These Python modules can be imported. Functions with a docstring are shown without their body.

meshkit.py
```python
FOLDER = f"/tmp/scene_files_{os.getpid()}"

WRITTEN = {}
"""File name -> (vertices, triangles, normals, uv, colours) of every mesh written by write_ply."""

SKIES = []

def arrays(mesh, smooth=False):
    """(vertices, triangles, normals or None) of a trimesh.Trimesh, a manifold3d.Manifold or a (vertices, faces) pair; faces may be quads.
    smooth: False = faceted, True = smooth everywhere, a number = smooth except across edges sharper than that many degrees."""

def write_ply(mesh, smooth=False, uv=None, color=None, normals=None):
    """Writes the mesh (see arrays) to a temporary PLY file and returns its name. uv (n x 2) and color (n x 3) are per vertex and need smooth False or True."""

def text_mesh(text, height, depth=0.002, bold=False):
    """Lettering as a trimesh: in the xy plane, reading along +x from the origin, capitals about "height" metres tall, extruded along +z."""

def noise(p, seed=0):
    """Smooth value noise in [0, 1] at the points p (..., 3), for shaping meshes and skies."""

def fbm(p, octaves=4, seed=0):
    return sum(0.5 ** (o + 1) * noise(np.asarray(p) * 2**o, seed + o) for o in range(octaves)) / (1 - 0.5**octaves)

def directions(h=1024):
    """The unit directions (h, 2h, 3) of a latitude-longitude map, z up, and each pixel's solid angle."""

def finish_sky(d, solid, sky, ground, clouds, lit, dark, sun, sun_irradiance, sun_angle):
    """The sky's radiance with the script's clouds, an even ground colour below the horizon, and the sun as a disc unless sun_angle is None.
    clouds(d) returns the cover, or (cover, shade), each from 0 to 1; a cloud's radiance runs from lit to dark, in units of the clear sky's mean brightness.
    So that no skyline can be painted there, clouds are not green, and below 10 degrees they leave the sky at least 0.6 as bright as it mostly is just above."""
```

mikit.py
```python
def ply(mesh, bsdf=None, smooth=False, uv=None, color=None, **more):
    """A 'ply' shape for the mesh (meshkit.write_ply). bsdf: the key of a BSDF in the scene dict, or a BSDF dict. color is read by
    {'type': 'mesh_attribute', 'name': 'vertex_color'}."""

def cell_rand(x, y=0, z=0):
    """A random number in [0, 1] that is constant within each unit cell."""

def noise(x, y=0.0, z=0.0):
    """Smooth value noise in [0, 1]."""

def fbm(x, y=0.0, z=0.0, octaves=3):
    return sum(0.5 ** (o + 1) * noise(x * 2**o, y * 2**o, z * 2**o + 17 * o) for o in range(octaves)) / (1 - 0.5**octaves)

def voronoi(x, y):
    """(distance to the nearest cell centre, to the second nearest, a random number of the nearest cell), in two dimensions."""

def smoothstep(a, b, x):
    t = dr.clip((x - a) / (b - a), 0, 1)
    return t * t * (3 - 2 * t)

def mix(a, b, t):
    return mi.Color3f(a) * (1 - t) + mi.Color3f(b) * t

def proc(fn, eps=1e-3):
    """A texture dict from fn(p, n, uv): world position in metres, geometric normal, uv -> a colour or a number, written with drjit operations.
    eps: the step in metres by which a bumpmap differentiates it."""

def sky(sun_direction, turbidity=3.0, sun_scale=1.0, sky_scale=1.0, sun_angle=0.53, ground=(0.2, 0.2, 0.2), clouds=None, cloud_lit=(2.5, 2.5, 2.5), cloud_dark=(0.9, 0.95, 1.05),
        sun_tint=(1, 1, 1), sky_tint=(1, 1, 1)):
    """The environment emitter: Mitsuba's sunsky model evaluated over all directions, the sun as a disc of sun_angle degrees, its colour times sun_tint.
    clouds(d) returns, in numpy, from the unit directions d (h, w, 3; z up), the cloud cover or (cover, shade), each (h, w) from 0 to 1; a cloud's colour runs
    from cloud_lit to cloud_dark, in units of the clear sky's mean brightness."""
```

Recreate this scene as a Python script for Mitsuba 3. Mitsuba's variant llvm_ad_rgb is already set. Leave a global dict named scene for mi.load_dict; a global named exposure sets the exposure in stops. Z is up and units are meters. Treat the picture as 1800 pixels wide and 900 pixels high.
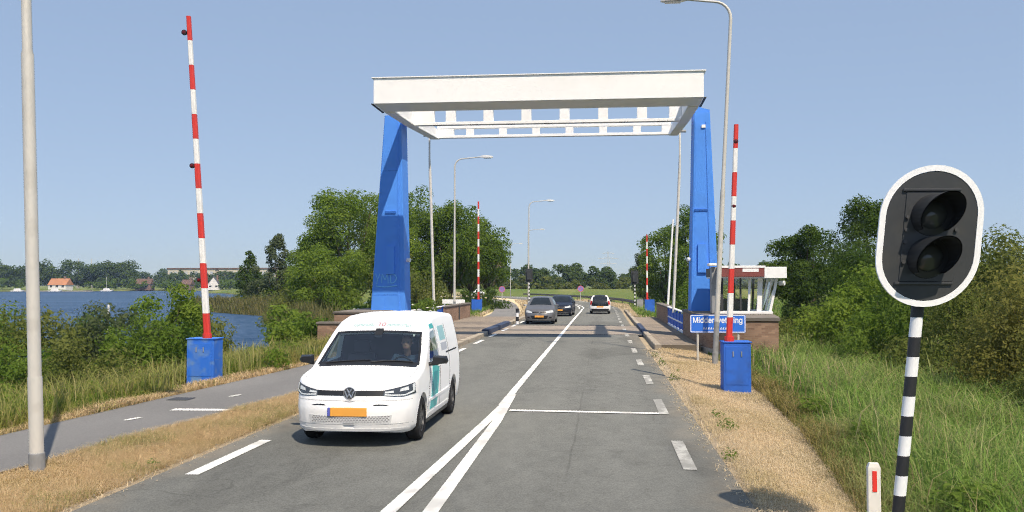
import math
import numpy as np
import trimesh, shapely
import shapely.geometry as sg
import manifold3d as m3
import mitsuba as mi
import drjit as dr
import mikit, meshkit
from mikit import noise, fbm, smoothstep, mix, proc

T = mi.ScalarTransform4f
# ------------------------------------------------------------------ camera, sky, exposure
exposure = 1.95
scene, labels = {}, {}
YAW, PITCH = math.atan(0.1), math.atan(50 / 1600)
FWD = [-math.sin(YAW) * math.cos(PITCH), math.cos(YAW) * math.cos(PITCH), math.sin(PITCH)]
scene['camera'] = {'type': 'perspective', 'fov': 58.716, 'fov_axis': 'x', 'near_clip': 0.1, 'far_clip': 4000.0,
                   'to_world': T().look_at(origin=[0, 0, 2.3], target=[FWD[0], FWD[1], 2.3 + FWD[2]], up=[0, 0, 1])}
scene['daylight'] = mikit.sky([0.375, -0.73, 1.0], turbidity=3, ground=(0.13, 0.14, 0.08), sun_scale=.86, sun_tint=(.96, 1.0, 1.08), sky_scale=1.15, sky_tint=(1.0, .97, 1.0),
                              clouds=lambda d: np.clip(0.60 + 0.10 * (meshkit.fbm(d * [3, 3, 9], 4, 5) - .5), 0, 1), cloud_lit=(1.02, 1.27, 1.72))

# ------------------------------------------------------------------ bookkeeping
used = set()


def uniq(k):
    if k not in used:
        used.add(k)
        return k
    i = 1
    while f'{k}_{i:03d}' in used:
        i += 1
    used.add(f'{k}_{i:03d}')
    return f'{k}_{i:03d}'


def thing(name, label, cat, group=None):
    k = uniq(name)
    labels[k] = {'label': label, 'category': cat}
    if group:
        labels[k]['group'] = group
    return k


def part(root, name, mesh, bsdf, smooth=False, label=None, kind=None, **kw):
    k = uniq(root + '__' + name)
    scene[k] = mikit.ply(mesh, bsdf, smooth, **kw)
    if label or kind:
        labels[k] = {}
        if label:
            labels[k]['label'] = label
        if kind:
            labels[k]['kind'] = kind
    return k


def single(name, mesh, bsdf, label, cat, group=None, smooth=False, **kw):
    k = thing(name, label, cat, group)
    scene[k] = mikit.ply(mesh, bsdf, smooth, **kw)
    return k


def struct(name, mesh, bsdf, label, kind='structure', smooth=False, **kw):
    k = uniq(name)
    scene[k] = mikit.ply(mesh, bsdf, smooth, **kw)
    labels[k] = {'label': label, 'category': name.replace('_', ' '), 'kind': kind}
    return k


# ------------------------------------------------------------------ mesh helpers
def cat(ms):
    vs, fs, o = [], [], 0
    for m in ms:
        v, f = (np.asarray(m.vertices), np.asarray(m.faces)) if hasattr(m, 'vertices') else m
        vs.append(v); fs.append(np.asarray(f) + o); o += len(v)
    return trimesh.Trimesh(np.vstack(vs), np.vstack(fs), process=False)


def box(x0, x1, y0, y1, z0, z1, c=0.0):
    if c <= 0:
        m = trimesh.creation.box(extents=[x1 - x0, y1 - y0, z1 - z0])
        m.apply_translation([(x0 + x1) / 2, (y0 + y1) / 2, (z0 + z1) / 2])
        return m
    c = min(c, (x1 - x0) * .45, (y1 - y0) * .45, (z1 - z0) * .45)
    h = np.array([x1 - x0, y1 - y0, z1 - z0]) / 2
    pts = []
    for sx in (-1, 1):
        for sy in (-1, 1):
            for sz in (-1, 1):
                for k in range(3):
                    q = h - c
                    q[k] = h[k]
                    pts.append(q * [sx, sy, sz])
    return hull(np.array(pts) + [(x0 + x1) / 2, (y0 + y1) / 2, (z0 + z1) / 2])


def hull(pts):
    m = m3.Manifold.hull_points(np.asarray(pts, float)).to_mesh()
    return trimesh.Trimesh(m.vert_properties[:, :3], m.tri_verts, process=False)


def frames(p):
    p = np.asarray(p, float)
    t = np.gradient(p, axis=0)
    t /= np.linalg.norm(t, axis=1, keepdims=True) + 1e-12
    ref = np.array([0, 0, 1.]) if abs(t[0][2]) < .9 else np.array([1., 0, 0])
    a = np.cross(t, ref)
    bad = np.linalg.norm(a, axis=1) < .05
    if bad.any():
        a[bad] = np.cross(t[bad], [0, 1., 0])
    a /= np.linalg.norm(a, axis=1, keepdims=True)
    for i in range(1, len(a)):
        b = a[i - 1] - t[i] * (a[i - 1] @ t[i])
        a[i] = b / (np.linalg.norm(b) + 1e-12)
    return t, a, np.cross(t, a)


def tube(p, r, n=10, caps=True):
    p = np.asarray(p, float)
    r = np.broadcast_to(r, (len(p),)).astype(float)
    t, a, b = frames(p)
    an = np.arange(n) * 2 * np.pi / n
    v = p[:, None] + r[:, None, None] * (np.cos(an)[None, :, None] * a[:, None] + np.sin(an)[None, :, None] * b[:, None])
    m = len(p)
    i, j = np.meshgrid(np.arange(m - 1), np.arange(n), indexing='ij')
    q = np.stack([i * n + j, i * n + (j + 1) % n, (i + 1) * n + (j + 1) % n, (i + 1) * n + j], -1).reshape(-1, 4)
    f = np.vstack([q[:, [0, 1, 2]], q[:, [0, 2, 3]]])
    v = v.reshape(-1, 3)
    if caps:
        k = np.arange(n)
        f = np.vstack([f, np.stack([np.full(n, len(v)), (k + 1) % n, k], 1), np.stack([np.full(n, len(v) + 1), (m - 1) * n + k, (m - 1) * n + (k + 1) % n], 1)])
        v = np.vstack([v, p[:1], p[-1:]])
    return trimesh.Trimesh(v, f, process=False)


def lathe(prof, axis='z', at=(0, 0, 0), n=28):
    """prof: (r, h) pairs, turned about the axis."""
    prof = np.asarray(prof, float)
    an = np.arange(n) * 2 * np.pi / n
    v = np.stack([prof[:, 0, None] * np.cos(an), prof[:, 0, None] * np.sin(an), np.repeat(prof[:, 1:2], n, 1)], -1).reshape(-1, 3)
    m = len(prof)
    i, j = np.meshgrid(np.arange(m - 1), np.arange(n), indexing='ij')
    q = np.stack([i * n + j, i * n + (j + 1) % n, (i + 1) * n + (j + 1) % n, (i + 1) * n + j], -1).reshape(-1, 4)
    f = np.vstack([q[:, [0, 1, 2]], q[:, [0, 2, 3]]])
    if axis == 'x':
        v = v[:, [2, 0, 1]]
    elif axis == 'y':
        v = v[:, [1, 2, 0]]
    return trimesh.Trimesh(v + np.asarray(at, float), f, process=False)


def extrude(poly, d):
    """shapely polygon or point list, extruded along z from 0 to d."""
    if not hasattr(poly, 'geom_type'):
        poly = sg.Polygon(poly)
    gs = getattr(poly, 'geoms', [poly])
    return cat([trimesh.creation.extrude_polygon(g, d, engine='earcut') for g in gs])


def xz_plate(poly, y0, y1):
    """polygon given in (x, z), filling y0..y1."""
    m = extrude(poly, y1 - y0)
    v = np.asarray(m.vertices)
    return trimesh.Trimesh(np.stack([v[:, 0], y1 - v[:, 2], v[:, 1]], 1), m.faces, process=False)


def yz_plate(poly, x0, x1):
    m = extrude(poly, x1 - x0)
    v = np.asarray(m.vertices)
    return trimesh.Trimesh(np.stack([x0 + v[:, 2], v[:, 0], v[:, 1]], 1), m.faces, process=False)


def xf(m, loc=(0, 0, 0), rz=0.0, lean=(0, 0)):
    """turn about z, lean (dx, dy per metre of height), move."""
    v = np.array(m.vertices if hasattr(m, 'vertices') else m[0], float)
    c, s = math.cos(rz), math.sin(rz)
    v = np.stack([v[:, 0] * c - v[:, 1] * s, v[:, 0] * s + v[:, 1] * c, v[:, 2]], 1)
    v[:, 0] += lean[0] * v[:, 2]
    v[:, 1] += lean[1] * v[:, 2]
    return trimesh.Trimesh(v + np.asarray(loc, float), m.faces if hasattr(m, 'faces') else m[1], process=False)


def grid_faces(m, n):
    i, j = np.meshgrid(np.arange(m - 1), np.arange(n - 1), indexing='ij')
    return np.stack([i * n + j, (i + 1) * n + j, (i + 1) * n + j + 1, i * n + j + 1], -1).reshape(-1, 4)


def tri(q):
    return np.vstack([q[:, [0, 1, 2]], q[:, [0, 2, 3]]])


def smooth_line(pts, k=8):
    """Catmull-Rom through the points."""
    p = np.asarray(pts, float)
    p = np.vstack([2 * p[0] - p[1], p, 2 * p[-1] - p[-2]])
    out = []
    for i in range(1, len(p) - 2):
        for t in np.arange(k) / k:
            out.append(.5 * ((2 * p[i]) + (p[i + 1] - p[i - 1]) * t + (2 * p[i - 1] - 5 * p[i] + 4 * p[i + 1] - p[i + 2]) * t * t + (-p[i - 1] + 3 * p[i] - 3 * p[i + 1] + p[i + 2]) * t ** 3))
    out.append(p[-2])
    return np.array(out)


def ribbon(left, right, z, sub=3):
    """a flat sheet between two polylines of equal length."""
    left, right = np.asarray(left, float), np.asarray(right, float)
    w = np.linspace(0, 1, sub)
    g = left[:, None] * (1 - w)[None, :, None] + right[:, None] * w[None, :, None]
    v = np.concatenate([g, np.full(g.shape[:2] + (1,), z)], -1).reshape(-1, 3)
    f = tri(grid_faces(len(left), sub))
    a = v[f]
    nz = np.cross(a[:, 1] - a[:, 0], a[:, 2] - a[:, 0])[:, 2]
    f[nz < 0] = f[nz < 0][:, ::-1]
    return trimesh.Trimesh(v, f, process=False)


def offset_line(c, d):
    """parallel of a polyline, d metres to its right."""
    t = np.gradient(c, axis=0)
    t /= np.linalg.norm(t, axis=1, keepdims=True)
    return c + d * np.stack([t[:, 1], -t[:, 0]], 1)


# ------------------------------------------------------------------ materials
def two(b):
    return {'type': 'twosided', 'bsdf': b}


def rgb(*c):
    return {'type': 'rgb', 'value': list(c)}


def plain(name, c, rough=.5, spec=.5, metal=0.0, **kw):
    scene[name] = two({'type': 'principled', 'base_color': c if isinstance(c, dict) else rgb(*c), 'roughness': rough, 'specular': spec, 'metallic': metal, **kw})


def grime(c, dirt, scale=3.0, amount=.4, streak=.25):
    """paint with dirt in patches and rain streaks."""
    def fn(p, n, uv):
        a = smoothstep(.45, .8, fbm(p.x * scale, p.y * scale, p.z * scale, 3))
        b = smoothstep(.5, .9, fbm(p.x * 5, p.y * 5, p.z * .5, 2)) * streak
        return mix(c, dirt, dr.minimum(a * amount + b, 1))
    return proc(fn)


def asphalt_fn(p, n, uv):
    big = fbm(p.x * .35, p.y * .12, 0, 4)
    fine = noise(p.x * 70, p.y * 70, 0)
    mid = fbm(p.x * 6, p.y * 3, 5, 3)
    # paler wheel tracks, darker middle of the lanes
    lane = (p.x + 1.9) / 1.5
    track = .5 + .5 * dr.cos(2 * math.pi * lane)
    v = .127 + .036 * (big - .5) + .055 * (fine - .5) + .035 * (mid - .5) + .010 * (1 - track)
    patch = smoothstep(.62, .7, fbm(p.x * .5 + 3.1, p.y * .16 + 8, 2, 3))
    v = v * (1 - .16 * patch)
    seam = smoothstep(.03, .0, dr.abs(p.x + .42 + .03 * noise(p.y * 2, 1, 1))) * smoothstep(.4, .6, noise(p.y * .3, 4, 0))
    v = v * (1 - .22 * seam)
    cr = fbm(p.x * .8, p.y * .8, 11, 4)
    crack = smoothstep(.012, .003, dr.abs(cr - .5)) * smoothstep(.45, .62, fbm(p.x * .22, p.y * .14, 5, 2))
    v = v * (1 - .20 * crack)
    stain = smoothstep(.68, .8, fbm(p.x * 1.3, p.y * .8, 21, 3))
    v = v * (1 - .12 * stain)
    dust = smoothstep(.55, 1.15, dr.abs(p.x + 1.92) - 2.6 + .5 * noise(p.y * .9, p.x, 3)) * smoothstep(66, 50, p.y)
    c = mi.Color3f(v * .985, v * 1.01, v * .93)
    return mix(c, (.25, .205, .145), dust * .32 * fbm(p.x * 4, p.y * 4, 0, 3) * 1.4)


scene['asphalt'] = two({'type': 'bumpmap', 'arbitrary': proc(lambda p, n, uv: .5 * noise(p.x * 60, p.y * 60, 0) + .5 * noise(p.x * 25, p.y * 25, 2), eps=.004), 'scale': .004,
                        'bsdf': {'type': 'principled', 'base_color': proc(asphalt_fn), 'roughness': .85, 'specular': .25}})


def path_fn(p, n, uv):
    v = .145 + .05 * (fbm(p.x * .6, p.y * .3, 3, 4) - .5) + .035 * (noise(p.x * 60, p.y * 60, 0) - .5)
    return mi.Color3f(v, v, v * .99)


scene['path_asphalt'] = two({'type': 'principled', 'base_color': proc(path_fn), 'roughness': .9, 'specular': .2})


def paver_fn(p, n, uv):
    bx, by = p.x / .3, p.y / .3
    row = dr.floor(by)
    bx = bx + .5 * (row - 2 * dr.floor(row / 2))
    r = mikit.cell_rand(bx, by, 3)
    jx, jy = bx - dr.floor(bx), by - dr.floor(by)
    joint = smoothstep(.07, .02, dr.minimum(dr.minimum(jx, 1 - jx), dr.minimum(jy, 1 - jy)))
    c = mix((.175, .148, .12), (.215, .182, .148), r)
    c = c * (.75 + .5 * fbm(p.x * .8, p.y * .5, 0, 4))
    return mix(c, (.12, .105, .08), joint * .7)


scene['pavers'] = two({'type': 'principled', 'base_color': proc(paver_fn), 'roughness': .9, 'specular': .2})


def deck_fn(p, n, uv):
    v = fbm(p.x * .9, p.y * .6, 1, 4)
    return mix((.19, .165, .14), (.25, .22, .185), v) * (.9 + .2 * noise(p.x * 50, p.y * 50, 0))


scene['deck'] = two({'type': 'principled', 'base_color': proc(deck_fn), 'roughness': .85, 'specular': .25})


def marking_fn(p, n, uv):
    wear = smoothstep(.42, .75, fbm(p.x * 5, p.y * 2.5, 0, 3))
    return mix((.68, .68, .65), (.34, .34, .32), wear * .55)


def worn_fn(p, n, uv):
    wear = smoothstep(.3, .75, fbm(p.x * 6, p.y * 4, 0, 3) + .15 * noise(p.x * 40, p.y * 40, 1))
    return mix((.42, .42, .39), (.2, .2, .185), wear * .8)


scene['marking'] = two({'type': 'principled', 'base_color': proc(marking_fn), 'roughness': .7, 'specular': .3})
scene['worn_marking'] = two({'type': 'principled', 'base_color': proc(worn_fn), 'roughness': .75, 'specular': .3})


def ground_fn(p, n, uv):
    a = fbm(p.x * .25, p.y * .25, 0, 4)
    b = fbm(p.x * 2.2, p.y * 2.2, 4, 4)
    green = mix((.05, .085, .02), (.10, .125, .035), a)
    green = mix(green, (.20, .165, .07), smoothstep(.5, .75, b) * .55)
    straw = mix((.54, .44, .29), (.42, .33, .205), b)
    straw = mix(straw, (.12, .12, .04), smoothstep(.58, .78, fbm(p.x * .9, p.y * .7, 9, 3)) * .6)
    wob = 1.2 * (fbm(p.x * .6, p.y * .35, 2, 3) - .5)
    right_edge = 2.3 + .07 * (dr.minimum(p.y, 30) - 9.5) + wob
    dry = smoothstep(-9.4, -8.7, p.x + wob * .7) * smoothstep(.5, -.4, p.x - right_edge)
    far = smoothstep(60, 66, p.y)
    road_mid = -1.95 - dr.square(dr.maximum(p.y - 85, 0)) * .0024
    d = dr.abs(p.x - road_mid)
    dry_far = smoothstep(9.5, 6.5, d + wob * 2)
    w = dr.lerp(dry, dry_far, far)
    c = mix(green, straw, w)
    dirt = smoothstep(4.3, 3.7, d + .35 * (b - .5)) 
    c = mix(c, mix((.25, .205, .15), (.19, .16, .115), b), dirt * .8)
    hazefield = smoothstep(150, 260, p.y)
    field = mix((.062, .105, .026), (.12, .13, .045), fbm(p.x * .05, p.y * .03, 7, 4))
    field = mix(field, (.27, .235, .11), smoothstep(.6, .8, fbm(p.x * .12, p.y * .025, 3, 3)) * .35)
    c = mix(c, field, hazefield)
    return mix(c, (.06, .05, .03), smoothstep(-.75, -1.05, p.z))


scene['ground_cover'] = two({'type': 'principled', 'base_color': proc(ground_fn), 'roughness': .95, 'specular': .1})


def wave(p, n, uv):
    s = 1.0
    return .6 * fbm(p.x * .9 * s, p.y * 1.6 * s, 0, 3) + .4 * fbm(p.x * .28 + 5, p.y * .5, 2, 3)


def water_col(p, n, uv):
    return mix((.016, .044, .10), (.032, .076, .155), fbm(p.x * .03, p.y * .09, 1, 4))


scene['lake_water'] = two({'type': 'bumpmap', 'arbitrary': proc(wave, eps=.05), 'scale': 1.3,
                           'bsdf': {'type': 'principled', 'base_color': proc(water_col), 'roughness': .16, 'specular': .28}})

plain('blue_paint', grime((.075, .27, .82), (.06, .18, .52), 1.2, .25, .10), .5, .4)
plain('dark_blue_paint', grime((.028, .135, .50), (.02, .09, .33), 1.6, .35, .12), .5, .4)
plain('box_blue', grime((.028, .13, .55), (.03, .085, .30), 4.0, .6, .3), .55, .35)
plain('faded_box_blue', grime((.03, .15, .60), (.16, .27, .42), 5.0, .6, .35), .6, .3)
plain('kerb_steel', grime((.035, .052, .10), (.06, .06, .07), 3, .5, .3), .6, .4)
plain('graffiti_blue', (.18, .50, .80), .6)
plain('white_paint', grime((.88, .88, .87), (.66, .64, .60), .7, .15, .06), .5, .4)
plain('boom_white', grime((.80, .80, .78), (.5, .49, .45), 4, .25, .1), .45, .4)
plain('boom_red', grime((.62, .045, .035), (.42, .06, .05), 4, .4, .1), .45, .4)
plain('plain_white', (.8, .8, .79), .45)
plain('galvanised', grime((.58, .565, .52), (.44, .42, .37), 5, .4, .2), .5, .5, .1)
plain('base_steel', grime((.30, .31, .32), (.2, .2, .19), 6, .6, .3), .6, .5, .2)
plain('dark_steel', (.05, .052, .055), .55)
plain('black_plastic', (.018, .02, .022), .45)
plain('signal_black', grime((.036, .040, .044), (.06, .06, .055), 4, .4, .2), .5, .4)
plain('stripe_black', (.02, .021, .024), .5)
plain('lens_dark', (.05, .055, .055), .12, .6)
plain('luminaire', (.74, .75, .75), .4)
plain('lamp_glass', (.30, .31, .30), .2)
plain('red_lamp', (.10, .008, .012), .2)
plain('sign_blue', (.03, .16, .68), .45)
plain('sign_white', (.82, .84, .86), .45)
plain('reflector_red', (.72, .05, .04), .3)
plain('post_white', grime((.74, .72, .67), (.5, .47, .4), 8, .4, .25), .6)
plain('concrete', grime((.34, .32, .28), (.2, .185, .15), 4, .6, .35), .9, .2)
plain('coping', grime((.15, .135, .12), (.08, .075, .065), 4, .6, .3), .9, .2)
plain('kerb_stone', grime((.30, .265, .215), (.18, .155, .115), 5, .7, .2), .9, .2)


def brick_fn(p, n, uv):
    q = dr.select(dr.abs(n.x) > dr.abs(n.y), p.y, p.x)
    row = dr.floor(p.z / .0625)
    u = q / .22 + .5 * (row - 2 * dr.floor(row / 2))
    r = mikit.cell_rand(u, row, 1)
    ju = u - dr.floor(u)
    jv = p.z / .0625 - row
    joint = dr.maximum(smoothstep(.06, .02, dr.minimum(ju, 1 - ju)), smoothstep(.16, .06, dr.minimum(jv, 1 - jv)))
    c = mix((.19, .118, .082), (.31, .20, .14), r)
    c = c * (.7 + .6 * fbm(p.x * 1.5, p.y * 1.5, p.z * 1.5, 3))
    return mix(c, (.24, .20, .165), joint * .6)


scene['brick'] = two({'type': 'principled', 'base_color': proc(brick_fn), 'roughness': .9, 'specular': .2})
scene['window_glass'] = {'type': 'thindielectric', 'int_ior': 1.5}
scene['van_glass'] = {'type': 'thindielectric', 'int_ior': 1.5, 'specular_transmittance': rgb(.55, .63, .62)}
plain('fascia_red', grime((.20, .055, .048), (.17, .07, .06), 4, .4, .2), .6)
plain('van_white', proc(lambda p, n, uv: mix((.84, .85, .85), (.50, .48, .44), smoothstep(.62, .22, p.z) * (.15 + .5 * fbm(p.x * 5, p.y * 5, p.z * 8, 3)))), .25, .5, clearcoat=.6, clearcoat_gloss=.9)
plain('van_lower', (.55, .56, .56), .5)
plain('trim_black', (.015, .016, .018), .4)
plain('dark_glass', (.010, .014, .017), .06, .6, clearcoat=.5)
plain('rubber', (.016, .016, .017), .8, .3)
plain('alloy', (.34, .35, .36), .35, .5, .6)
plain('dark_alloy', (.06, .062, .066), .4, .5, .4)
plain('chrome', (.62, .64, .66), .18, .5, .9)
plain('plate_orange', (.78, .36, .06), .5)
plain('plate_blue', (.10, .12, .45), .5)
plain('teal', (.05, .40, .40), .35)
plain('teal_dark', (.02, .26, .30), .35)
plain('pale_teal', (.30, .52, .55), .35)
plain('grey_blue_print', (.42, .45, .50), .35)
plain('letter_red', (.42, .13, .16), .4)
plain('letter_teal', (.22, .42, .42), .4)
plain('lamp_clear', (.62, .66, .68), .12, .6)
plain('lamp_dark', (.05, .06, .075), .15, .6)
plain('cabin_grey', (.045, .047, .05), .8)
plain('seat_cloth', (.06, .062, .066), .9)
plain('lining_pale', (.30, .31, .30), .8)
plain('paper_white', (.75, .75, .72), .7)
plain('grey_car', (.19, .19, .195), .3, .5, .5, clearcoat=.7, clearcoat_gloss=.9)
plain('navy_car', (.014, .018, .034), .3, .5, .3, clearcoat=.7, clearcoat_gloss=.9)
plain('tail_red', (.50, .02, .02), .2)
plain('skin', (.48, .28, .20), .6)
plain('hair_brown', (.06, .038, .024), .8)
plain('shirt', (.06, .10, .17), .9)
plain('bark', grime((.11, .085, .06), (.06, .05, .036), 8, .7, .3), .95, .1)
plain('pale_bark', grime((.30, .245, .17), (.17, .14, .095), 8, .6, .3), .95, .1)
plain('roof_orange', (.44, .20, .10), .8)
plain('roof_grey', (.085, .088, .095), .8)
plain('roof_brown', (.14, .085, .065), .8)
plain('wall_cream', (.56, .51, .40), .8)
plain('wall_white', (.72, .71, .68), .8)
plain('wall_brown', (.20, .13, .10), .8)
plain('far_pane', (.04, .05, .06), .2)
plain('hull_white', (.76, .76, .75), .5)
plain('sign_purple', (.22, .20, .52), .5)
plain('sign_red', (.58, .14, .20), .5)
plain('flower_white', (.72, .71, .60), .9)
scene['leaf'] = {'type': 'principledthin', 'base_color': {'type': 'mesh_attribute', 'name': 'vertex_color'}, 'roughness': .6, 'spec_trans': 0.0, 'diff_trans': 1.0, 'eta': 1.35}
scene['blade'] = {'type': 'principledthin', 'base_color': {'type': 'mesh_attribute', 'name': 'vertex_color'}, 'roughness': .7, 'spec_trans': 0.0, 'diff_trans': .8, 'eta': 1.3}

# ------------------------------------------------------------------ terrain and water
LAKE = sg.Polygon([(-16, -80), (-16, 8), (-16.5, 22), (-17, 34), (-13, 41.2), (-9, 41.5), (4, 41.5), (40, 42), (90, 42), (90, 51), (4, 51), (-9, 51), (-13, 53), (-22, 62), (-33, 92), (-52, 113), (-55, 117), (-46, 128), (-50, 165),
                   (-85, 235), (-150, 335), (-205, 463), (-275, 385), (-420, 345), (-640, 300), (-640, -80)])


def ground_z(x, y):
    """height of the land, before the lake is cut in."""
    x, y = np.asarray(x, float), np.asarray(y, float)
    mid = -1.95 - np.maximum(y - 85, 0) ** 2 * .0024
    d = x - mid
    left = np.interp(-d, [7.2, 9.5, 13, 40, 400], [0, -.35, -.55, -.6, -.3])
    right = np.interp(d, [3.8, 5.5, 8.0, 60], [0, -.16, -.5, -.5])
    z = np.where(d < 0, left, right) - .03
    far = np.clip((y - 150) / 80, 0, 1)
    dike = 1.35 * np.clip(1 - np.abs(y - (238 + .12 * x)) / 45, 0, 1) * np.clip((x + 75) / 25, 0, 1)
    z = z * (1 - .5 * far) + dike
    wob = meshkit.fbm(np.stack([x * .15, y * .15, x * 0], -1), 3) - .5
    off = np.clip((np.abs(d + .9) - 6.4) / 3, 0, 1)
    return z + wob * .35 * off


def terrain_z(x, y):
    x, y = np.asarray(x, float), np.asarray(y, float)
    z = ground_z(x, y)
    p = shapely.points(x.ravel(), y.ravel())
    inside = shapely.contains(LAKE, p).reshape(x.shape)
    dist = shapely.distance(LAKE.exterior, p).reshape(x.shape)
    flat = np.abs(x + 3.0) < 6.6
    shore = np.minimum(z, -1.0 + dist * .30 + .0)
    z = np.where(inside, -1.0 - np.minimum(dist * .45, 1.6), np.where(flat, z, shore))
    return z


gx = np.concatenate([np.linspace(-900, -120, 40)[:-1], np.linspace(-120, -30, 46)[:-1], np.linspace(-30, 20, 126)[:-1], np.linspace(20, 120, 41)[:-1], np.linspace(120, 1200, 40)])
gy = np.concatenate([np.linspace(-80, 4, 16)[:-1], np.linspace(4, 66, 156)[:-1], np.linspace(66, 300, 95)[:-1], np.linspace(300, 560, 40)[:-1], np.linspace(560, 3200, 30)])
GX, GY = np.meshgrid(gx, gy, indexing='ij')
GZ = terrain_z(GX, GY)
tv = np.stack([GX, GY, GZ], -1).reshape(-1, 3)
struct('ground', trimesh.Trimesh(tv, tri(grid_faces(len(gx), len(gy))), process=False), 'ground_cover', 'grassy ground and banks around the road and lake', smooth=True)
wp = LAKE.buffer(1.5)
wv, wf = trimesh.creation.triangulate_polygon(wp, engine='earcut')
wv = np.column_stack([wv, np.full(len(wv), -1.0)])
wf = np.asarray(wf)
a_ = wv[wf]
neg = np.cross(a_[:, 1] - a_[:, 0], a_[:, 2] - a_[:, 0])[:, 2] < 0
wf[neg] = wf[neg][:, ::-1]
struct('lake', trimesh.Trimesh(wv, wf, process=False), 'lake_water', 'wide blue rippled lake beside the road')

# ------------------------------------------------------------------ road, paths, markings
CL = smooth_line([(-1.95, -30), (-1.95, 0), (-1.95, 30), (-1.95, 60), (-1.95, 84), (-2.3, 95), (-3.6, 108), (-6.3, 126), (-10.5, 145), (-17.5, 166), (-28, 186), (-46, 206), (-80, 228)], 10)
road = struct('road', ribbon(offset_line(CL, -3.42), offset_line(CL, 3.5), 0.0, 5), 'asphalt', 'grey asphalt two lane road running onto the bridge')
part(road, 'bridge_deck', cat([ribbon([(-5.3, 42), (-5.3, 51)], [(1.85, 42), (1.85, 51)], 0.004), box(-9.1, 3.6, 42, 51, -.6, -.012)]), 'deck', label='tan bridge deck surface of the road', kind='structure')
for yy in (42.0, 51.0):
    part(road, 'deck_joint', box(-5.3, 1.85, yy - .05, yy + .05, -.05, .012), 'dark_steel')


def arc(c):
    return np.concatenate([[0], np.cumsum(np.linalg.norm(np.diff(c, axis=0), axis=1))])


S_ = arc(CL)


def along(c, d, s0, s1, w, z, k=4):
    """a painted strip at offset d from the centre line, between two chainages."""
    s = np.linspace(s0, s1, k)
    b = np.stack([np.interp(s, arc(c), c[:, 0]), np.interp(s, arc(c), c[:, 1])], 1)
    bb = offset_line(b, d) if k > 1 else b
    return ribbon(offset_line(bb, -w / 2), offset_line(bb, w / 2), z, 2)


ZM = .009
mk = 'road__marking'
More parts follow.
